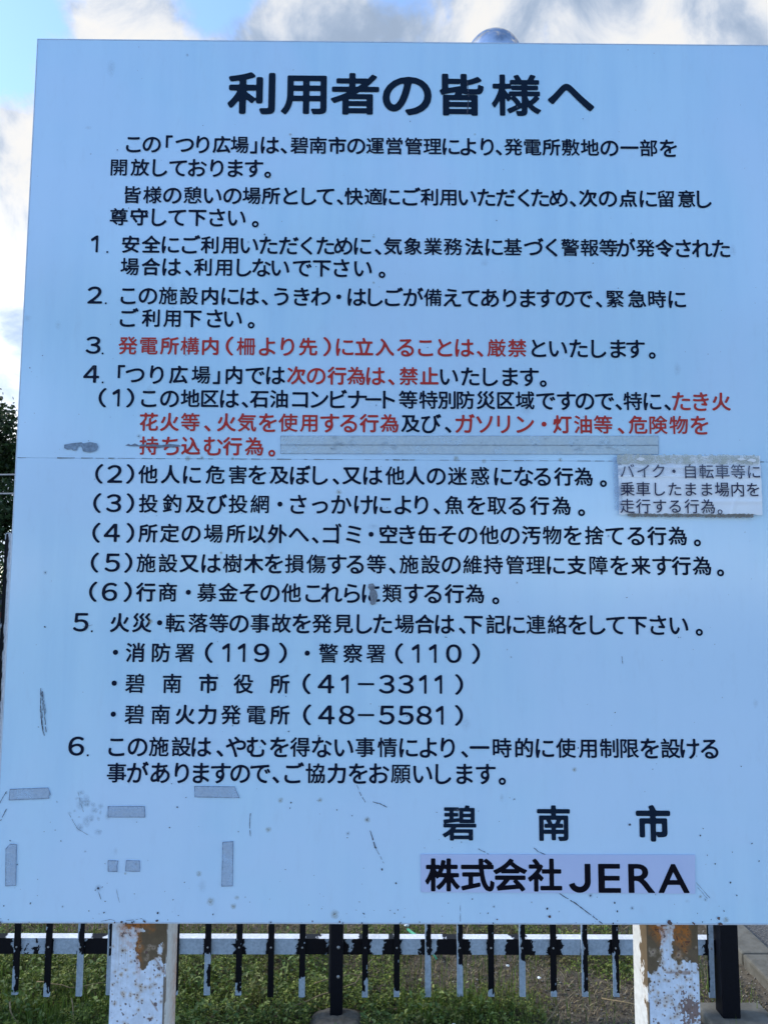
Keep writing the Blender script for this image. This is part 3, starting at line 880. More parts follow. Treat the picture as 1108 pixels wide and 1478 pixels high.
def ragged(x0, x1, z0, z1, seed, step=.004, amp=.0015):
    rg = random.Random(seed); pts = []
    n = max(2, int((x1 - x0) / step))
    pts += [(x0 + (x1 - x0) * i / n, z0 + rg.uniform(-amp, amp)) for i in range(n + 1)]
    pts += [(x1 + rg.uniform(-amp, amp), z0 + (z1 - z0) * .5)]
    pts += [(x1 - (x1 - x0) * i / n, z1 + rg.uniform(-amp, amp)) for i in range(n + 1)]
    pts += [(x0 + rg.uniform(-amp, amp), z0 + (z1 - z0) * .5)]
    return pts


GRIME_TAPE = film('grimy_tape', (.56, .58, .52), .36, .6, 120, .3, .7, .7)
GRIME_DARK = film('grimy_tape_edge', (.24, .21, .18), .55, .9, 160, .3, .7, .6)
CLEARW = film('cloudy_tape', (.55, .64, .80), .08, .25, 40, .3, .7, .12)
slab(ragged(.404, .646, 1.7105, 1.7262, 4), -.0066, -.0062, GRIME_TAPE, 'tape', note)
slab(ragged(.404, .650, 1.6900, 1.7105, 8, .01, .0006), -.0064, -.00615, CLEARW, 'tape', note)
slab(ragged(.420, .634, 1.6195, 1.6250, 6, .003, .0010), -.0052, -.0047, GRIME_DARK, 'tape', note)
slab(ragged(.3985, .412, 1.631, 1.722, 9, .003, .0014), -.0044, -.0041, film('tape_edge_haze', (.42, .52, .68), .2, .3, 60, .3, .7, .25), 'tape', note)
mb = MB()
for (cx_, cz_, w_, h_, s) in ((.4445, 1.7183, .0145, .0060, 1), (.6165, 1.7190, .016, .0045, 2), (.6345, 1.7172, .016, .0060, 3)):
    rg = random.Random(s)
    pts = [(cx_ + math.cos(a) * w_ * .5 * rg.uniform(.7, 1.15), cz_ + math.sin(a) * h_ * .5 * rg.uniform(.7, 1.2)) for a in [k * math.pi / 5 for k in range(10)]]
    mb = MB(); poly_sheet(mb, pts, -.0070); mb.build('torn_paper', PAPER_TORN, note)

# ---- tapes left on the board
TAPE_EDGE = simple('tape_edge_grime', (.10, .13, .20), (.16, .19, .27), 300, .8)


def tape(pts, mat, y=-.0014, edge=.0006, name='tape'):
    o = shift(slab(pts, y, y + .0005, mat, name, board))
    if edge:
        mb = MB(); P = pts if area2(pts) > 0 else pts[::-1]
        rg = random.Random(len(pts) * 31 + int(P[0][0] * 1e4))
        for a, b_ in zip(P, P[1:] + P[:1]):
            a, b_ = Vector((a[0], a[1])), Vector((b_[0], b_[1])); L_ = (b_ - a).length; d = (b_ - a) / max(L_, 1e-6); nrm = Vector((-d.y, d.x))
            k = max(1, int(L_ / .004))
            for q in range(k):
                s, e = a + d * L_ * q / k, a + d * L_ * (q + 1) / k
                w1 = edge * rg.uniform(.5, 1.3)
                pp = [tuple(s - nrm * w1 * .3), tuple(e - nrm * w1 * .3), tuple(e + nrm * w1), tuple(s + nrm * w1)]
                poly_sheet(mb, pp, y - .0003)
        mb.build('tape_edge', TAPE_EDGE, o)
    return o


for k_, pts in TAPES.items(): tape(pts, TAPE)
for pts in BIG: tape(pts, TAPE_CLEAR, edge=.0004)
# dirt trapped under the long clear tape
mb = MB()
rg = random.Random(3)
for k in range(30):
    cx_ = rg.choice([-.075, -.07, -.055, .02, .17, .275, .305, .335, .37, .395, .40]) + rg.uniform(-.012, .012)
    cz_ = rg.uniform(1.733, 1.757)
    n = 10; rr = rg.uniform(.0015, .006)
    if rr > .003: a_ = .35
    else: a_ = .75
    ring = [(cx_ + math.cos(2 * math.pi * i / n) * rr * rg.uniform(.6, 1.3) * 1.4, YL - .0012, cz_ + math.sin(2 * math.pi * i / n) * rr * rg.uniform(.5, 1.2)) for i in range(n)]
    mb.add([(cx_, YL - .0012, cz_)] + ring, [(0, i + 1, (i + 1) % n + 1) for i in range(n)], [(1, 1, 1, a_)] + [(1, 1, 1, 0)] * n)
shift(mb.build('grime', STAIN_GREY, board))['kind'] = 'stuff'

# ---- chips, scratches, stains
def disc_fan(mb, x, z, r, y, a0=.8, a1=0.0, n=14, rg=random, el=1.0):
    ring = [(x + math.cos(2 * math.pi * i / n) * r * rg.uniform(.85, 1.15), y, z + math.sin(2 * math.pi * i / n) * r * el * rg.uniform(.85, 1.15)) for i in range(n)]
    mb.add([(x, y, z)] + ring, [(0, i + 1, (i + 1) % n + 1) for i in range(n)], [(1, 1, 1, a0)] + [(1, 1, 1, a1)] * n)


mb = MB(); rg = random.Random(5)
for x, z, r in STAIN: disc_fan(mb, x, z, r / 1000 * 1.0, YL - .0002, .7, 0, rg=rg)
shift(mb.build('rust_stain', STAIN_RUST, board))['kind'] = 'stuff'
mb = MB(); mb2 = MB()


def chip(mb, x, z, r, y, col, rg):
    n = rg.choice((5, 6, 7, 8)); el = rg.uniform(.45, 1); an = rg.uniform(0, math.pi)
    pts = []
    for i in range(n):
        a = 2 * math.pi * i / n; rr = r * rg.uniform(.65, 1.2)
        px_, pz_ = math.cos(a) * rr, math.sin(a) * rr * el
        pts.append((x + px_ * math.cos(an) - pz_ * math.sin(an), z + px_ * math.sin(an) + pz_ * math.cos(an)))
    poly_sheet(mb, pts, y, col)


for x, z, r in CHIP: chip(mb, x, z, r / 1000, YL - .0004, (.045, .045, .06) if z > .97 else (.12, .075, .07), rg)
for k in range(430):
    u = rg.random()
    z = BZ0 + (BZ1 - BZ0) * (u ** 2.6 if rg.random() < .75 else rg.random()); x = rg.uniform(BX0 + .01, BX1 - .01)
    r = min(.0019, .00045 + rg.expovariate(1 / .00038)) * (1.15 if z < 1.3 else .95)
    tone = rg.uniform(.03, .11) if z < 1.3 else rg.uniform(.08, .25)
    if abs(x - .53) < .14 and abs(z - 1.675) < .06: continue
    chip(mb, x, z, r, YL - .00045, (tone * .8, tone, tone * 1.45), rg)
    if rg.random() < .12: disc_fan(mb2, x, z, r * 3.2, YL - .0003, .4, 0, 10, rg)
shift(mb.build('paint_chips', CHIPM, board)); board.children[-1]
o = [c for c in board.children if c.name.startswith('paint_chips')][0]; o['kind'] = 'stuff'
for k in range(26): disc_fan(mb2, rg.uniform(BX0, BX1), rg.uniform(BZ0, 2.45), rg.uniform(.004, .012), YL - .0003, .18, 0, 12, rg, rg.uniform(.5, 2.2))
# greasy hand-sized smear low on the left
for k in range(26): disc_fan(mb2, -.49 + rg.gauss(0, .014) + k * .0011, 1.158 - k * .0018 + rg.gauss(0, .010), rg.uniform(.002, .008), YL - .0003, .38, 0, 9, rg, rg.uniform(.4, 1.8))
shift(mb2.build('grime', STAIN_GREY, board))['kind'] = 'stuff'

mb = MB()
SCRATCH = simple('scratch_dirt', (.05, .055, .09), (.10, .10, .13), 500, .8)
for pts, w_ in SCR:
    # resample and wobble
    P = [Vector(p) for p in pts]; fine = []
    for a, b_ in zip(P, P[1:]):
        k = max(1, int((b_ - a).length / .003))
        fine += [a.lerp(b_, q / k) for q in range(k)]
    fine.append(P[-1])
    for i in range(1, len(fine) - 1): fine[i] = fine[i] + Vector((rg.uniform(-.0003, .0003), rg.uniform(-.0003, .0003)))
    n = len(fine)
    for i in range(n - 1):
        if rg.random() < .10: continue
        a, b_ = fine[i], fine[i + 1]; d = (b_ - a).normalized(); nn = Vector((-d.y, d.x)) * .0006 * w_ * rg.uniform(.5, 1.15)
        poly_sheet(mb, [tuple(a - nn), tuple(b_ - nn * .9), tuple(b_ + nn * .9), tuple(a + nn)], YL - .0005)
shift(mb.build('scratches', SCRATCH, board))['kind'] = 'stuff'

# bigger flakes where the enamel has come away
mb = MB()
for k_, pts in PATCH.items():
    col = {'p1': (.20, .27, .36), 'p2': (.16, .20, .27), 'p3': (.19, .22, .26)}[k_]
    P = pts if area2(pts) > 0 else pts[::-1]
    mm = MB(); poly_sheet(mm, P, YL - .0006 if k_ != 'p2' else YL - .0003, col)
    q = shift(mm.build('bare_patch', CHIPM, board))
# seam: dark line broken by filler and rust
mb = MB(); x = BX0 + .002
while x < BX1 - .03:
    L_ = rg.uniform(.004, .03)
    if rg.random() < (.72 if x < .42 else .35):
        w_ = rg.uniform(.0003, .0009)
        poly_sheet(mb, [(x, SEAMZ - w_), (x + L_, SEAMZ - w_ * rg.uniform(.4, 1)), (x + L_, SEAMZ + w_ * .7), (x, SEAMZ + w_)], YL - .0003)
    x += L_ + rg.uniform(.001, .012)
shift(mb.build('seam_dirt', SEAM_DARK, board))['kind'] = 'stuff'

# ================================================================== fence
FY = 1.52                      # rail face; the picket bars stand 8 mm nearer
fence = tag(empty('picket_fence', (-1.0, FY, 0)), 'black metal picket fence with flaking paint in front of the weeds', 'fence')
FO = (1.0, -FY, 0)
BLACK = np.array([.0025, .003, .006]); GREY = np.array([.32, .38, .45]); PALE = np.array([.62, .66, .72])


def px2x(px): return -1.252 + (px - 24.5) * (1.164 + 1.252) / (1025 - 24.5)


RAIL_BLACK = [(-60, 18), (35, 39), (48, 55), (118, 160), (335, 352), (427, 470), (470, 500), (505, 535), (548, 578), (604, 621), (629, 678), (703, 709), (726, 768), (790, 812), (878, 886), (1017, 1060)]
RAIL_BLACK = [(px2x(a), px2x(b_)) for a, b_ in RAIL_BLACK]


def make_rail(x0, x1, z0, z1, seed):
    vs, fs, cs = [], [], []; nb = 0
    nx = int((x1 - x0) / .0022); nz = int((z1 - z0) / .0022)
    for kind in ('front', 'top', 'bottom'):
        nv = nz if kind == 'front' else 8
        U, V = np.meshgrid(np.linspace(x0, x1, nx + 1), np.linspace(0, 1, nv + 1))
        if kind == 'front': P = np.stack([U, U * 0 + FY, z0 + V * (z1 - z0)], -1)
        elif kind == 'top': P = np.stack([U, FY + V * .038, U * 0 + z1], -1)
        else: P = np.stack([U, FY + .038 - V * .038, U * 0 + z0], -1)
        N = fbm(P[..., 0], P[..., 2] + P[..., 1] * .7, 70, seed, 5); N2 = fbm(P[..., 0], P[..., 2], 25, seed + 4, 3)
        dmin = np.full(U.shape, 9.0)
        for a, b_ in (RAIL_BLACK if seed == 1 else [(x0 + k * .31, x0 + k * .31 + .13) for k in range(20)]):
            inside = np.minimum(U - a, b_ - U)
            dmin = np.minimum(dmin, -inside)
        s = -dmin / .012 + (N - .5) * 3.4 + (fbm(U, V * .05, 190, 5, 3) - .5) * 1.2 + np.clip(.15 - V * .35, -.3, .2) * (kind == 'front') * 2
        if kind == 'top': s = s - 2.2
        blk = s > .15
        g = (GREY if kind == 'front' else PALE) if kind != 'bottom' else GREY * .8  # skylight painted in: top face paler, underside darker than the front
        c = np.ones(U.shape + (3,)) * g * (0.86 + .28 * N2)[..., None]
        pk = ((U + 1.252) % .1098)                                  # a rim of old paint survives beside each bar
        near = np.minimum(pk, .1098 - pk) < .0125 + (N - .5) * .012
        if kind == 'front': blk = blk | near
        c[blk] = BLACK
        a_ = (np.arange(nv)[:, None] * (nx + 1) + np.arange(nx)[None]).ravel() + nb
        vs.append(P.reshape(-1, 3)); cs.append(c.reshape(-1, 3)); nb += P.shape[0] * P.shape[1]
        fs.append(np.stack([a_, a_ + 1, a_ + nx + 2, a_ + nx + 1], 1))
    m = np_mesh('rail', np.concatenate(vs), np.concatenate(fs), np.concatenate(cs))
    o = link('rail', m, FENCE, fence); o.location = FO
    return o


make_rail(-3.55, 1.185, .2195, .272, 1)
make_rail(-3.55, 1.185, 1.059, 1.092, 9)

# picket: flat bar, thin lengthwise groove, rounded head.   mode: height where the black stops and where the grey edge is
PK = {24.5: ('low_left', 1395), 70: ('low_left', 1418), 116: ('left_then_grey', 1376), 159: ('left_then_grey', 1380), 299: ('ragged', 1376), 344: ('black_low', 1418),
      390: ('black', 1450), 435: ('grey_below', 1411), 525.5: ('low_right', 1412), 571: ('grey_below', 1429), 616: ('left_then_grey', 1380), 662: ('left_then_grey', 1392),
      707: ('low_left', 1430), 752: ('left_then_grey', 1384), 797: ('grey_below', 1430), 842: ('left_edge', 1440), 887: ('low_left', 1375), 1025: ('grey', 1300)}


def z_of(py): return .28 - (py - 1352) * (.28 - .078) / 88


def make_picket(xc, mode, zs, seed):
    w, zb, ztop, r = .0205, .082 + (seed % 5) * .0015, 1.69, .0102
    zz_ = np.concatenate([np.arange(zb, .42, .0022), np.linspace(.42, ztop - r, 120), ztop - r + r * np.sin(np.linspace(.15, math.pi / 2, 7))])
    half = np.where(zz_ <= ztop - r, w / 2, np.sqrt(np.clip(r * r - (zz_ - ztop + r) ** 2, 1e-9, 1)))
    us = np.linspace(-1, 1, 11)
    V, Cc, Fc = [], [], []
    U, Z = np.meshgrid(us, zz_); H = half[:, None] * np.ones_like(U)
    yf = FY - .0085 + .0012 * (1 - np.abs(U) ** 6)          # faint hollow with raised lips
    P = np.stack([xc + U * H, yf, Z], -1)
    N = fbm(P[..., 0] * 2 + seed, Z, 55, seed, 4)
    c = np.ones(U.shape + (3,)) * BLACK
    e = (N - .5)
    grey = np.zeros(U.shape, bool)
    if mode in ('grey_below', 'left_then_grey', 'ragged'): grey |= (Z + e * .022 < zs)
    if mode == 'ragged': grey &= ~((U > .1 + e * 2) & (Z > .115) & (Z < .19)) & (U < 2)
    if mode in ('left_then_grey', 'left_edge'): grey |= (U + e * 1.3 < -.45)
    if mode == 'low_left': grey |= (U + e * 1.6 < -.15) & (Z + e * .03 < zs)
    if mode == 'low_right': grey |= (U - e * 1.4 > .05) & (Z + e * .03 < zs)
    if mode == 'black_low': grey |= (U + e * 2 < -.2) & (Z < zs + .0)
    if mode in ('grey',): grey |= (U + e * .8 > -.72)
    if mode == 'right_pale': grey |= (U + e * 1.0 > .35) | (Z > ztop - .006) | ((U < -.6) & (Z > ztop - .028))
    if mode != 'black': grey |= (Z < .098 + e * .03)
    grey |= (e > .30) & (np.abs(U) > .55)
    c[grey] = (GREY * 1.0 if mode != 'right_pale' else PALE * .75)
    c[grey] *= (0.85 + .3 * fbm(P[..., 0], Z, 30, seed + 9, 3))[grey][..., None]
    rim = grey & (np.abs(U) > .85); c[rim] *= 1.25
    nv, nu = U.shape
    idx = np.arange(nv * nu).reshape(nv, nu)
    F = np.stack([idx[:-1, :-1].ravel(), idx[:-1, 1:].ravel(), idx[1:, 1:].ravel(), idx[1:, :-1].ravel()], 1)
    # back and sides
    Pb = np.stack([P[:, [0, -1], 0], np.full((nv, 2), FY - .0005), P[:, [0, -1], 2]], -1).reshape(-1, 3)
    Cb = c[:, [0, -1]].reshape(-1, 3)
    nb = nv * nu; ib = np.arange(nv * 2).reshape(nv, 2) + nb
    Fb = [np.stack([ib[:-1, 1], ib[:-1, 0], ib[1:, 0], ib[1:, 1]], 1),
          np.stack([ib[:-1, 0], idx[:-1, 0], idx[1:, 0], ib[1:, 0]], 1), np.stack([idx[:-1, -1], ib[:-1, 1], ib[1:, 1], idx[1:, -1]], 1),
          np.array([[ib[0, 0], ib[0, 1], idx[0, -1], idx[0, 0]], [idx[-1, 0], idx[-1, -1], ib[-1, 1], ib[-1, 0]]])]
    m = np_mesh('picket', np.concatenate([P.reshape(-1, 3), Pb]), np.concatenate([F] + Fb), np.concatenate([c.reshape(-1, 3), Cb]))
    o = link('picket', m, FENCE, fence); o.location = FO
    for zc in (.246, 1.075):
        mb = MB()
        pts = [(xc, FY - .0068, zc), (xc, FY - .0105, zc), (xc, FY - .0118, zc)]
        mb.tube(pts, [.0034, .0034, .0014], 8, tuple(GREY * .8) if mode != 'right_pale' else tuple(GREY))
        q = mb.build('bolt', BOLT, o)
    return o


done = []
for px_, (mode, ys) in PK.items():
    x = px2x(px_); done.append(x); make_picket(x, mode, z_of(ys), int(px_))
make_picket(-1.356, 'right_pale', .2, 77)
others = ['black', 'low_left', 'grey_below', 'left_then_grey', 'low_right']
x = px2x(932); make_picket(x, 'black', .12, 3); make_picket(px2x(979), 'left_edge', .12, 4)
make_picket(px2x(208), 'black', .12, 13); make_picket(px2x(253), 'left_edge', .12, 14)
x = -1.356 - .1098; k = 0
while x > -3.5:
    if abs(x + 1.49 - .0) > .02 and abs(x + 2.84) > .02: make_picket(x, others[k % 5], .16, 40 + k)
    x -= .1098; k += 1

FOOT = simple('earthy_concrete', (.15, .135, .11), (.09, .08, .062), 30, .95, 0, .7, .008, 9, .2)
POSTM = attr_mat('fence_post_paint', .5, 150, .2, .35, .0012, .15)
for k, (xp, wp) in enumerate(((-2.84, .042), (-1.492, .042), (-.1395, .043), (1.2115, .062))):
    o = MB().box(xp - wp / 2, xp + wp / 2, FY - .050 if k == 3 else FY - .040, FY - .0015 if k != 3 else FY + .012, 0.035, 1.72, tuple(BLACK * 1.2)).build('fence_post', POSTM, fence, bevel=.004)
    at = o.data.color_attributes.get('Col')
    if at is None:
        at = o.data.color_attributes.new('Col', 'FLOAT_COLOR', 'POINT')
    at.data.foreach_set('color', np.tile(np.array([*(BLACK * 1.2), 1], np.float32), len(o.data.vertices)))
    o.location = FO
    yb = FY - (.050 if k == 3 else .040)
    for zc in ((.262, .166, 1.08) if k != 3 else (1.08,)):
        mb = MB().tube([(xp + .006, yb + .001, zc), (xp + .006, yb - .004, zc), (xp + .006, yb - .006, zc)], [.0055, .0055, .002], 10)
        mb.build('bolt', BOLT, o)
    if k < 3:   # slotted bracket behind the post
        mb = MB().box(xp - wp / 2 - .006, xp - wp / 2 - .0005, FY - .03, FY - .001, .105, .34); 
        q = mb.build('bracket', BOLT, o); q.data.materials.clear(); q.data.materials.append(simple('black_bracket', (.008, .008, .011), (.02, .02, .022), 60, .5))
    fw = .085 if k < 3 else .085
    xo = 0 if k < 3 else .06
    mb = MB().box(xp - fw - .0 + xo * 0, xp + fw + xo, FY - .115, FY + (.035 if k < 3 else .06), -.06, .030 if k < 3 else .036)
    if k < 3:       # rough poured lump round the foot
        nn = 26; gx_, gy_ = np.meshgrid(np.linspace(-1, 1, nn), np.linspace(-1, 1, nn))
        rr_ = (np.abs(gx_) ** 3.2 + np.abs(gy_) ** 3.2) ** (1 / 3.2)
        xx, yy = xp + gx_ * .098, FY - .05 + gy_ * .085
        hh = np.where(rr_ < .999, .052 * np.clip(1 - rr_ ** 5, 0, 1) ** .5, 0) + (fbm(xx, yy, 28, 7 + k, 4) - .5) * .020 - .012
        ii, jj = np.meshgrid(np.arange(nn - 1), np.arange(nn - 1)); aa_ = (jj * nn + ii).ravel()
        m_ = np_mesh('footing', np.stack([xx.ravel(), yy.ravel(), hh.ravel()], 1), np.stack([aa_, aa_ + 1, aa_ + nn + 1, aa_ + nn], 1)); m_.shade_smooth()
        q = link('footing', m_, FOOT, o)
    else:
        q = mb.build('footing', CONC_WET, o, bevel=.008)

# ================================================================== weeds
def gz(x, y): return (fbm(x, y, 3, 3) - .5) * .05 + (fbm(x, y, 14, 8) - .5) * .02 - np.clip((x - 1.25) / .2, 0, 1) * .02


def footing_mask(x, y):
    m = np.zeros(x.shape, bool)
    for xp in (-2.84, -1.492, -.1395, 1.2115): m |= (np.abs(x - xp) < (.085 if xp < 1 else .11)) & (y < (1.53 if xp < 1 else 1.59)) & (y > 1.38)
    return m


def scatter(n, x0, x1, y0, y1):
    return RNG.uniform(x0, x1, n), RNG.uniform(y0, y1, n)


def lushness(x, y):
    """0 bare soil .. 1 thick green"""
    l = .62 + (fbm(x, y, 2.6, 61, 4) - .5) * 1.1
    l -= .75 * np.exp(-(((x - .40) / .22) ** 2 + ((y - 1.86) / .17) ** 2))
    l -= 1.15 * np.exp(-(((x - .86) / .26) ** 2 + ((y - 1.62) / .20) ** 2))
    l -= .55 * np.clip((y - 2.05) / .3, 0, 1)
    l -= .9 * np.clip((x - .98) / .15, 0, 1)
    l += .40 * np.exp(-(((x - .30) / .22) ** 2 + ((y - 1.55) / .12) ** 2))
    l += .45 * np.clip((-.30 - x) / .3, 0, 1) * (y < 1.95)
    l += .25 * np.clip((.0 - x) / .3, 0, 1) * (y < 1.75)
    return np.clip(l, 0, 1)


WEED = attr_mat('weed_leaf', .55, 150, .15, 0, 0, .3, .25)
STRAW = attr_mat('dry_stalk', .8, 150, .2, 0, 0, .2)


def leaves(n, x0, x1, y0, y1, size, hmax, palette, dens, name, label, elong=1.3, bend=.35, seed=0):
    x, y = scatter(n, x0, x1, y0, y1)
    L_ = lushness(x, y)
    keep = (RNG.random(n) < dens(L_, x, y)) & ~footing_mask(x, y)
    x, y, L_ = x[keep], y[keep], L_[keep]; n = len(x)
    clump = fbm(x, y, 15, 71 + seed, 3)
    h = gz(x, y) + (.15 + .85 * RNG.random(n)) * hmax * (.18 + 2.3 * np.clip(clump - .36, 0, 1)) * (.35 + .75 * L_)
    an = RNG.uniform(0, 2 * np.pi, n); tilt = RNG.normal(.15, .5, n)
    s = size * RNG.uniform(.6, 1.5, n) * .5
    ax = np.stack([np.cos(an) * np.cos(tilt), np.sin(an) * np.cos(tilt), np.sin(tilt)], 1)
    side = np.stack([-np.sin(an), np.cos(an), RNG.normal(0, .35, n)], 1); side /= np.linalg.norm(side, axis=1)[:, None]
    nor = np.cross(ax, side)
    c = np.stack([x, y, h], 1)
    e = elong
    p0 = c - ax * (s * e)[:, None]; p1 = c + side * (s * .62)[:, None] + nor * (s * bend)[:, None]
    p2 = c + ax * (s * e)[:, None]; p3 = c - side * (s * .62)[:, None] + nor * (s * bend)[:, None]
    V = np.stack([p0, p1, p2, p3], 1).reshape(-1, 3)
    i = np.arange(n) * 4
    F = np.concatenate([np.stack([i, i + 1, i + 2], 1), np.stack([i, i + 2, i + 3], 1)])
    pal = np.array(palette); kk = RNG.integers(0, len(pal), n)
    col = pal[kk] * RNG.uniform(.75, 1.6, n)[:, None]
    dry = fbm(x, y, 7, 91, 3)
    dm = np.clip((dry - .50 + (.5 - L_) * .5) * 3, 0, .85)[:, None]
    col = col * (1 - dm) + np.array([.16, .125, .06]) * RNG.uniform(.6, 1.3, n)[:, None] * dm
    C4 = np.repeat(col, 4, 0)
    o = link(name, np_mesh(name, V, F, C4), WEED)
    return tag(o, label, 'weeds', kind='stuff')


GREENS = [(.095, .135, .018), (.150, .195, .034), (.055, .088, .014), (.215, .240, .060), (.085, .120, .024), (.030, .050, .009)]
leaves(210000, -1.95, 1.42, 1.30, 2.55, .0092, .075, GREENS, lambda L, x, y: np.clip(L * 1.25 - .12, .04, 1), 'weeds', 'low leafy green weeds growing behind the picket fence', 1.15)
leaves(26000, -1.95, 1.30, 1.30, 2.3, .016, .10, [(.10, .15, .035), (.15, .19, .06), (.07, .12, .03)], lambda L, x, y: np.clip(L - .35, 0, 1), 'weeds', 'broader pale leaves of weeds scattered among the low green cover', 1.2, seed=5)
leaves(60000, -7.5, 1.45, 2.45, 6.35, .032, .10, [(.06, .09, .02), (.09, .10, .035), (.12, .11, .05)], lambda L, x, y: .55 + 0 * x, 'weeds', 'rough green and brown ground cover running back to the lane', 1.5, seed=9)


def blades(n, x0, x1, y0, y1, hgt, palette, dens, name, label, w=.0022, lean=.4, mat=WEED):
    x, y = scatter(n, x0, x1, y0, y1); L_ = lushness(x, y)
    keep = (RNG.random(n) < dens(L_, x, y)) & ~footing_mask(x, y); x, y = x[keep], y[keep]; n = len(x)
    an = RNG.uniform(0, 2 * np.pi, n); h = hgt * RNG.uniform(.4, 1.3, n); le = RNG.uniform(.1, 1, n) * lean * h
    dx, dy = np.cos(an), np.sin(an); z = gz(x, y)
    sx, sy = -dy * w / 2, dx * w / 2
    def P(f, k, wf): return np.stack([x + dx * le * k + sx * wf, y + dy * le * k + sy * wf, z + h * f], 1)
    V = np.stack([P(0, 0, -1), P(0, 0, 1), P(.55, .35, 1), P(.55, .35, -1), P(1, 1, 0)], 1).reshape(-1, 3)
    i = np.arange(n) * 5
    F = np.concatenate([np.stack([i, i + 1, i + 2], 1), np.stack([i, i + 2, i + 3], 1), np.stack([i + 3, i + 2, i + 4], 1)])
    pal = np.array(palette); col = pal[RNG.integers(0, len(pal), n)] * RNG.uniform(.7, 1.3, n)[:, None]
    o = link(name, np_mesh(name, V, F, np.repeat(col, 5, 0)), mat)
    return tag(o, label, 'grass', kind='stuff')


def gd(L, x, y):
    k = .10 + 0 * x
    k = np.maximum(k, .95 * np.exp(-(((x - .28) / .20) ** 2 + ((y - 1.56) / .12) ** 2)))
    k = np.maximum(k, .3 * (x > .42) * (x < .68) * (L > .4))
    k = np.maximum(k, .9 * (x < -.78) * (y < 1.62))
    k = np.maximum(k, .35 * (x < -.6) * (y < 1.75))
    k = np.maximum(k, .2 * (x > 1.05) * (x < 1.32)); k = np.where((x > .68) & (x < 1.02), .03, k)
    return k


blades(34000, -1.95, 1.40, 1.30, 2.4, .075, [(.09, .15, .02), (.12, .18, .03), (.07, .12, .02)], gd, 'grass', 'fine bright grass blades among the weeds behind the fence')
blades(36000, -1.95, 1.40, 1.34, 2.6, .012, [(.15, .115, .07), (.09, .07, .045), (.24, .20, .13), (.06, .045, .03)], lambda L, x, y: np.clip(1.15 - L, .1, .9), 'dry_grass', 'short dry straw lying on the bare soil', .0028, 3.2, STRAW)

# curved stalks lying about: each one a thing of its own
def stalk(pts, r, label, col=(.22, .17, .10)):
    P = [Vector((x_, y_, float(gz(np.array([x_]), np.array([y_]))[0]) + z_)) for x_, y_, z_ in pts]
    out = []
    for a, b_ in zip(P, P[1:]):
        out += [a.lerp(b_, q / 4) + Vector((random.uniform(-.004, .004), random.uniform(-.004, .004), random.uniform(-.003, .003))) for q in range(4)]
    out.append(P[-1]); n = len(out)
    mb = MB().tube(out, [r * (1 - .5 * i / n) for i in range(n)], 5, col)
    tag(mb.build('dry_stalk', STRAW, None, smooth=True), label, 'dry stalk', 'dry stalks among the weeds')


stalk([(-.30, 1.50, .05), (-.20, 1.56, .06), (-.08, 1.62, .075), (-.02, 1.86, .05)], .0030, 'long bent dry stalk crossing the weeds just left of the middle fence post')
stalk([(-.22, 1.58, .09), (-.10, 1.64, .095), (.02, 1.68, .07)], .0022, 'thin dry stalk lying level beside the middle fence post')
stalk([(.22, 1.98, .03), (.40, 2.02, .035), (.62, 2.03, .03)], .0032, 'long pale stalk lying along the bare soil right under the board')
stalk([(.33, 1.93, .02), (.37, 2.06, .06), (.40, 2.2, .04)], .0025, 'short forked stalk rising from the bare soil')
stalk([(.55, 1.44, .02), (.62, 1.50, .06), (.72, 1.62, .05)], .0026, 'curved dry stalk low between the two fence bars left of the right post')
stalk([(.60, 1.44, .02), (.63, 1.46, .07)], .0024, 'short upright broken stalk near the bottom edge of the bare soil')
stalk([(-1.22, 1.62, .08), (-1.10, 1.60, .07), (-.98, 1.64, .07)], .0022, 'thin dry stalk across the weeds near the left end of the rail')
stalk([(-1.24, 1.44, .10), (-1.19, 1.43, .02)], .0030, 'pale broken stalk leaning below the leftmost visible bar')
stalk([(-1.03, 1.44, .12), (-1.01, 1.43, .03)], .0024, 'pale stalk standing straight below the third bar')
stalk([(.80, 1.60, .03), (.90, 1.52, .05), (.98, 1.46, .03)], .0026, 'dry stalk on the bare soil beside the right board post')

# green cord and scraps
mb = MB().tube([(.13, 2.14, .04), (.16, 2.06, .05), (.20, 1.98, .055), (.235, 1.90, .03)], [.006, .007, .006, .004], 6)
tag(mb.build('green_cord', simple('green_plastic', (.05, .30, .17), (.08, .36, .22), 60, .5), None, smooth=True), 'green plastic cord lying in the weeds just under the board', 'cord')
SCRAP = simple('scrap_paper', (.66, .72, .74), (.5, .55, .58), 60, .7)
for (x_, y_, s_, lab) in ((.125, 2.16, .022, 'crumpled pale scrap beside the green cord'), (.335, 2.18, .010, 'small white scrap behind the rail right of the green cord'), (.60, 1.70, .015, 'white scrap caught in the weeds left of the second last bare patch'),
                          (.655, 1.69, .016, 'white scrap in the weeds nearest to the right board post'), (.50, 1.80, .014, 'flat pale scrap on the bare soil'), (.255, 1.40, .012, 'round pale scrap among the grass at the bottom edge'), (1.02, 1.60, .022, 'torn white paper between the right post and the grey bar')):
    bm = bmesh.new(); bmesh.ops.create_icosphere(bm, subdivisions=2, radius=s_ * .5)
    for v_ in bm.verts:
        v_.co *= random.uniform(.65, 1.25); v_.co.z *= .45
    m_ = bpy.data.meshes.new('paper_scrap'); bm.to_mesh(m_); bm.free()
    o = link('paper_scrap', m_, SCRAP); o.location = (x_, y_, float(gz(np.array([x_]), np.array([y_]))[0]) + .045)
    tag(o, lab, 'litter', 'scraps of litter in the weeds')

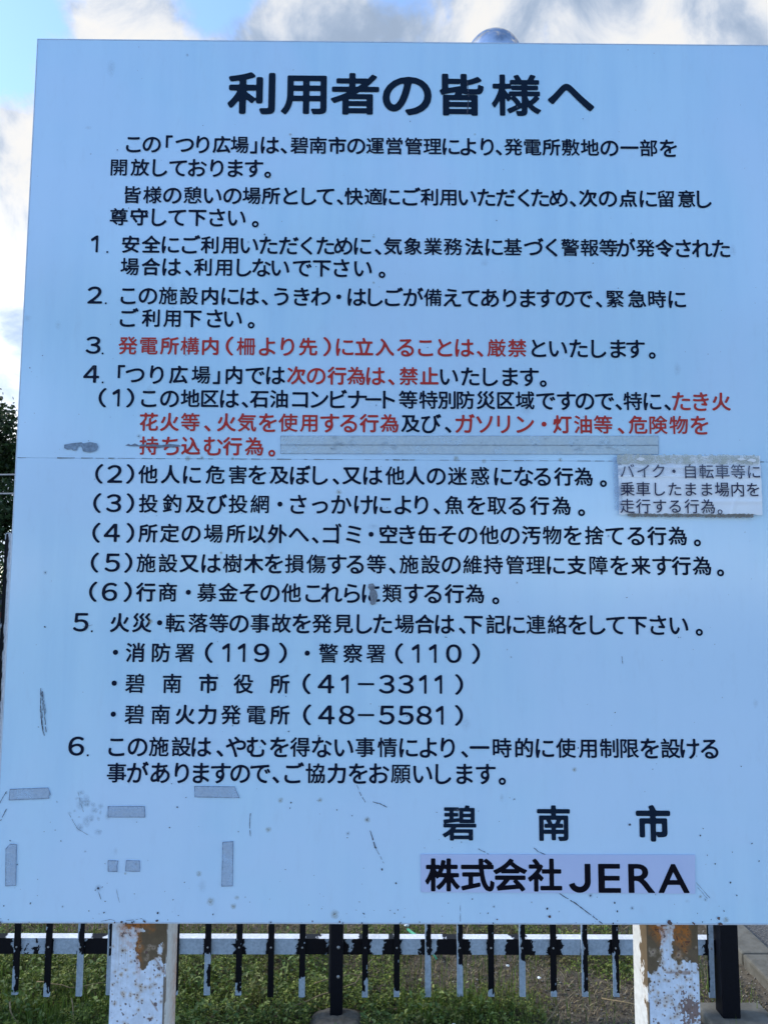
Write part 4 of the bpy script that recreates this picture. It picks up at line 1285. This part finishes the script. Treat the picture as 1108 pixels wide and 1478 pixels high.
# small stones on the bare soil, road edge
n = 2600
x, y = scatter(n, .1, 1.62, 1.34, 2.5); keep = RNG.random(n) < np.clip(.9 - lushness(x, y), 0.05, 1); x, y = x[keep], y[keep]; n = len(x)
s = RNG.uniform(.0015, .006, n); base = np.array([(1, 0, 0), (-1, 0, 0), (0, 1, 0), (0, -1, 0), (0, 0, .7), (0, 0, -.7)])
V = (base[None] * s[:, None, None] * RNG.uniform(.6, 1.3, (n, 6, 1))) + np.stack([x, y, gz(x, y) + .002], 1)[:, None]
fb = np.array([(0, 2, 4), (2, 1, 4), (1, 3, 4), (3, 0, 4), (2, 0, 5), (1, 2, 5), (3, 1, 5), (0, 3, 5)])
F = (fb[None] + (np.arange(n) * 6)[:, None, None]).reshape(-1, 3)
cg = RNG.uniform(.10, .34, n)[:, None] * np.array([1, .93, .82])
tag(link('gravel', np_mesh('gravel', V.reshape(-1, 3), F, np.repeat(cg, 6, 0)), STRAW), 'small stones scattered over the bare soil', 'gravel', kind='stuff')

# ================================================================== far things
LEAF = attr_mat('tree_leaf', .5, 3, .15, 0, 0, .3, .2)
BARK = simple('bark', (.10, .075, .05), (.045, .035, .025), 14, .9, 0, .6, .02)


def tree(x, y, H, R, label, seed, n=26000, hue=(.030, .050, .016), leaf=.085, group='trees beyond the lane', low=.25):
    rg = np.random.default_rng(seed); rr = random.Random(seed)
    t_ = tag(empty('tree', (x, y, 0)), label, 'tree', group)
    mb = MB()
    trunk = [(0, 0, -.1), (rr.uniform(-.1, .1), rr.uniform(-.1, .1), H * .25), (rr.uniform(-.2, .2), rr.uniform(-.2, .2), H * .5), (rr.uniform(-.3, .3), 0, H * .85)]
    mb.tube(trunk, [.20, .15, .11, .03], 9)
    lobes = []
    for k in range(26 if low > .1 else 44):
        a = rr.uniform(0, 2 * math.pi); zc = H * (low + (1 - low) * rr.random() ** (.8 if low > .1 else 1.1)); rad = R * math.sqrt(max(.05 if low > .1 else .5, 1 - ((zc / H - .52) / .55) ** 2)) * rr.uniform(.45, .92)
        c_ = Vector((math.cos(a) * rad, math.sin(a) * rad, zc)); lobes.append((c_, rr.uniform(.22, .42) * R))
        z0 = zc * .6; mb.tube([(0, 0, z0), tuple(c_ * .5 + Vector((0, 0, zc * .12))), tuple(c_)], [.06, .035, .012], 5)
    mb.build('trunk', BARK, t_, smooth=True)
    per = n // len(lobes); Vs, Cs = [], []
    for c_, r_ in lobes:
        d = rg.normal(size=(per, 3)); d /= np.linalg.norm(d, axis=1)[:, None]
        rad = r_ * (rg.random(per) ** .45) * (1 + .35 * (rg.random(per) - .3))
        Pc = np.array(c_) + d * rad[:, None] * np.array([1, 1, .8])
        ax = rg.normal(size=(per, 3)); ax /= np.linalg.norm(ax, axis=1)[:, None]
        sd_ = np.cross(ax, rg.normal(size=(per, 3))); sd_ /= np.linalg.norm(sd_, axis=1)[:, None]
        s_ = leaf * rg.uniform(.5, 1.3, per)[:, None]
        q = np.stack([Pc - ax * s_ * .6, Pc + sd_ * s_ * .3, Pc + ax * s_ * .6, Pc - sd_ * s_ * .3], 1)
        Vs.append(q.reshape(-1, 3))
        Cs.append(np.repeat(np.array(hue) * rg.uniform(.6, 1.7, per)[:, None] * rg.uniform(.75, 1.3), 4, 0))
    V = np.concatenate(Vs); i = np.arange(len(V) // 4) * 4
    link('crown', np_mesh('crown', V, np.stack([i, i + 1, i + 2, i + 3], 1), np.concatenate(Cs)), LEAF, t_)
    return t_


tree(-8.3, 13.4, 5.1, 2.5, 'dark evergreen tree rising behind the left edge of the board', 1, 90000, low=.04)
tree(-11.8, 13.8, 5.8, 2.8, 'taller dark tree further along the lane, left of the first', 2, 60000, low=.04)
tree(-4.2, 14.6, 4.6, 2.1, 'smaller dark tree standing behind the middle of the board', 3, 20000)
tree(2.2, 24.0, 5.6, 2.8, 'round dark tree far back across the road behind the board', 4, 20000)
for k, (x_, y_, H_) in enumerate(((-6.5, -15.5, 8.0), (-1.5, -17, 9.2), (3.2, -15.5, 8.2), (8.0, -17, 9.0))):
    tree(x_, y_, H_, 3.2, ['broad tree behind the viewer, mirrored at the left of the globe', 'tall tree behind the viewer, mirrored in the middle of the globe', 'tree behind the viewer, mirrored right of the middle of the globe', 'outer tree behind the viewer, mirrored at the right of the globe'][k], 20 + k, 14000, (.05, .065, .025), .16, 'trees behind the viewer')

# block wall and timber screen beyond the lane
wall = tag(empty('block_wall', (-8, 11.75, 0)), 'low beige block wall beyond the lane at the left edge', 'wall')
for r_ in range(4):
    for k in range(22):
        x0 = -6 + k * .40 + (.2 if r_ % 2 else 0)
        MB().box(x0, x0 + .392, -.07, .07, r_ * .19 + .0, r_ * .19 + .183 + .002).build('block', CONC_PALE, wall)
MB().box(-6, 3.0, -.055, .055, -.05, .76).build('mortar', CONCRETE, wall)
MB().box(-6, 3.0, -.095, .095, .762, .83).build('coping', CONC_PALE, wall)
screen = tag(empty('timber_screen', (-8, 12.1, 0)), 'dark weathered timber screen standing behind the beige block wall', 'screen')
WOODS = [simple('wood_dark', (.035, .03, .035), (.06, .05, .05), 8, .8), simple('wood_red', (.20, .06, .045), (.13, .045, .04), 8, .8), simple('wood_grey', (.10, .10, .12), (.14, .13, .14), 8, .8)]
for k, w_ in enumerate((2, 2, 2, 2, 2, 2, 1, 0, 2, 0)):
    MB().box(-6, 3, -.012, .012, .30 + k * .105, .30 + k * .105 + .095).build('plank', WOODS[w_], screen)
for k in range(6): MB().box(-6 + k * 1.75, -5.93 + k * 1.75, .0125, .07, -.05, 1.45).build('upright', WOODS[0], screen)

# two cables strung past the trees, on a pole behind the board
pole = tag(empty('utility_pole', (-3.6, 9.4, 0)), 'grey concrete utility pole hidden behind the board with two cables', 'utility pole')
MB().tube([(0, 0, -.1), (0, 0, 3.4), (0, 0, 4.3)], [.13, .11, .10], 14).build('shaft', CONCRETE, pole, smooth=True)
MB().box(-.5, .5, -.05, .05, 3.9, 4.0).build('crossarm', BOARD_BACK, pole)
CABLE = simple('cable_sheath', (.22, .23, .25), (.30, .31, .33), 30, .6)
for z_ in (3.07, 2.80):
    pts = [(-.3 - k * 1.4, .1, z_ - .25 * math.sin(math.pi * min(k, 9) / 9) * .3) for k in range(10)]
    MB().tube(pts, [.012] * 10, 6).build('cable', CABLE, pole)
tag(pole)

# globe on its pole behind the board
gl = tag(empty('globe_lamp', (.777, 3.70, 0)), 'mirror-bright round globe on a pole peeping over the board', 'globe lamp')
bm = bmesh.new(); bmesh.ops.create_uvsphere(bm, u_segments=64, v_segments=40, radius=.196)
m_ = bpy.data.meshes.new('globe'); bm.to_mesh(m_); bm.free(); m_.shade_smooth()
CHROME, t, b = new_mat('mirror_steel')
b.inputs['Metallic'].default_value = 1.0; b.inputs['Roughness'].default_value = .015
n = t.noise(obj_co(t), 9, 5, .6)
t.put(b.inputs['Base Color'], t.mix(t.smooth(n, .35, .7), (.60, .62, .66), (.34, .37, .42)))
bump(t, b, t.noise(obj_co(t), 22, 3, .5), .05, .01)
o = link('globe', m_, CHROME, gl); o.location = (0, 0, 5.135)
MB().tube([(0, 0, -.1), (0, 0, 2.2), (0, 0, 4.88)], [.07, .055, .045], 16).build('pole', BOARD_BACK, gl, smooth=True)
MB().tube([(0, 0, 4.86), (0, 0, 4.90), (0, 0, 4.96)], [.05, .09, .085], 20).build('collar', BOARD_BACK, gl, smooth=True)
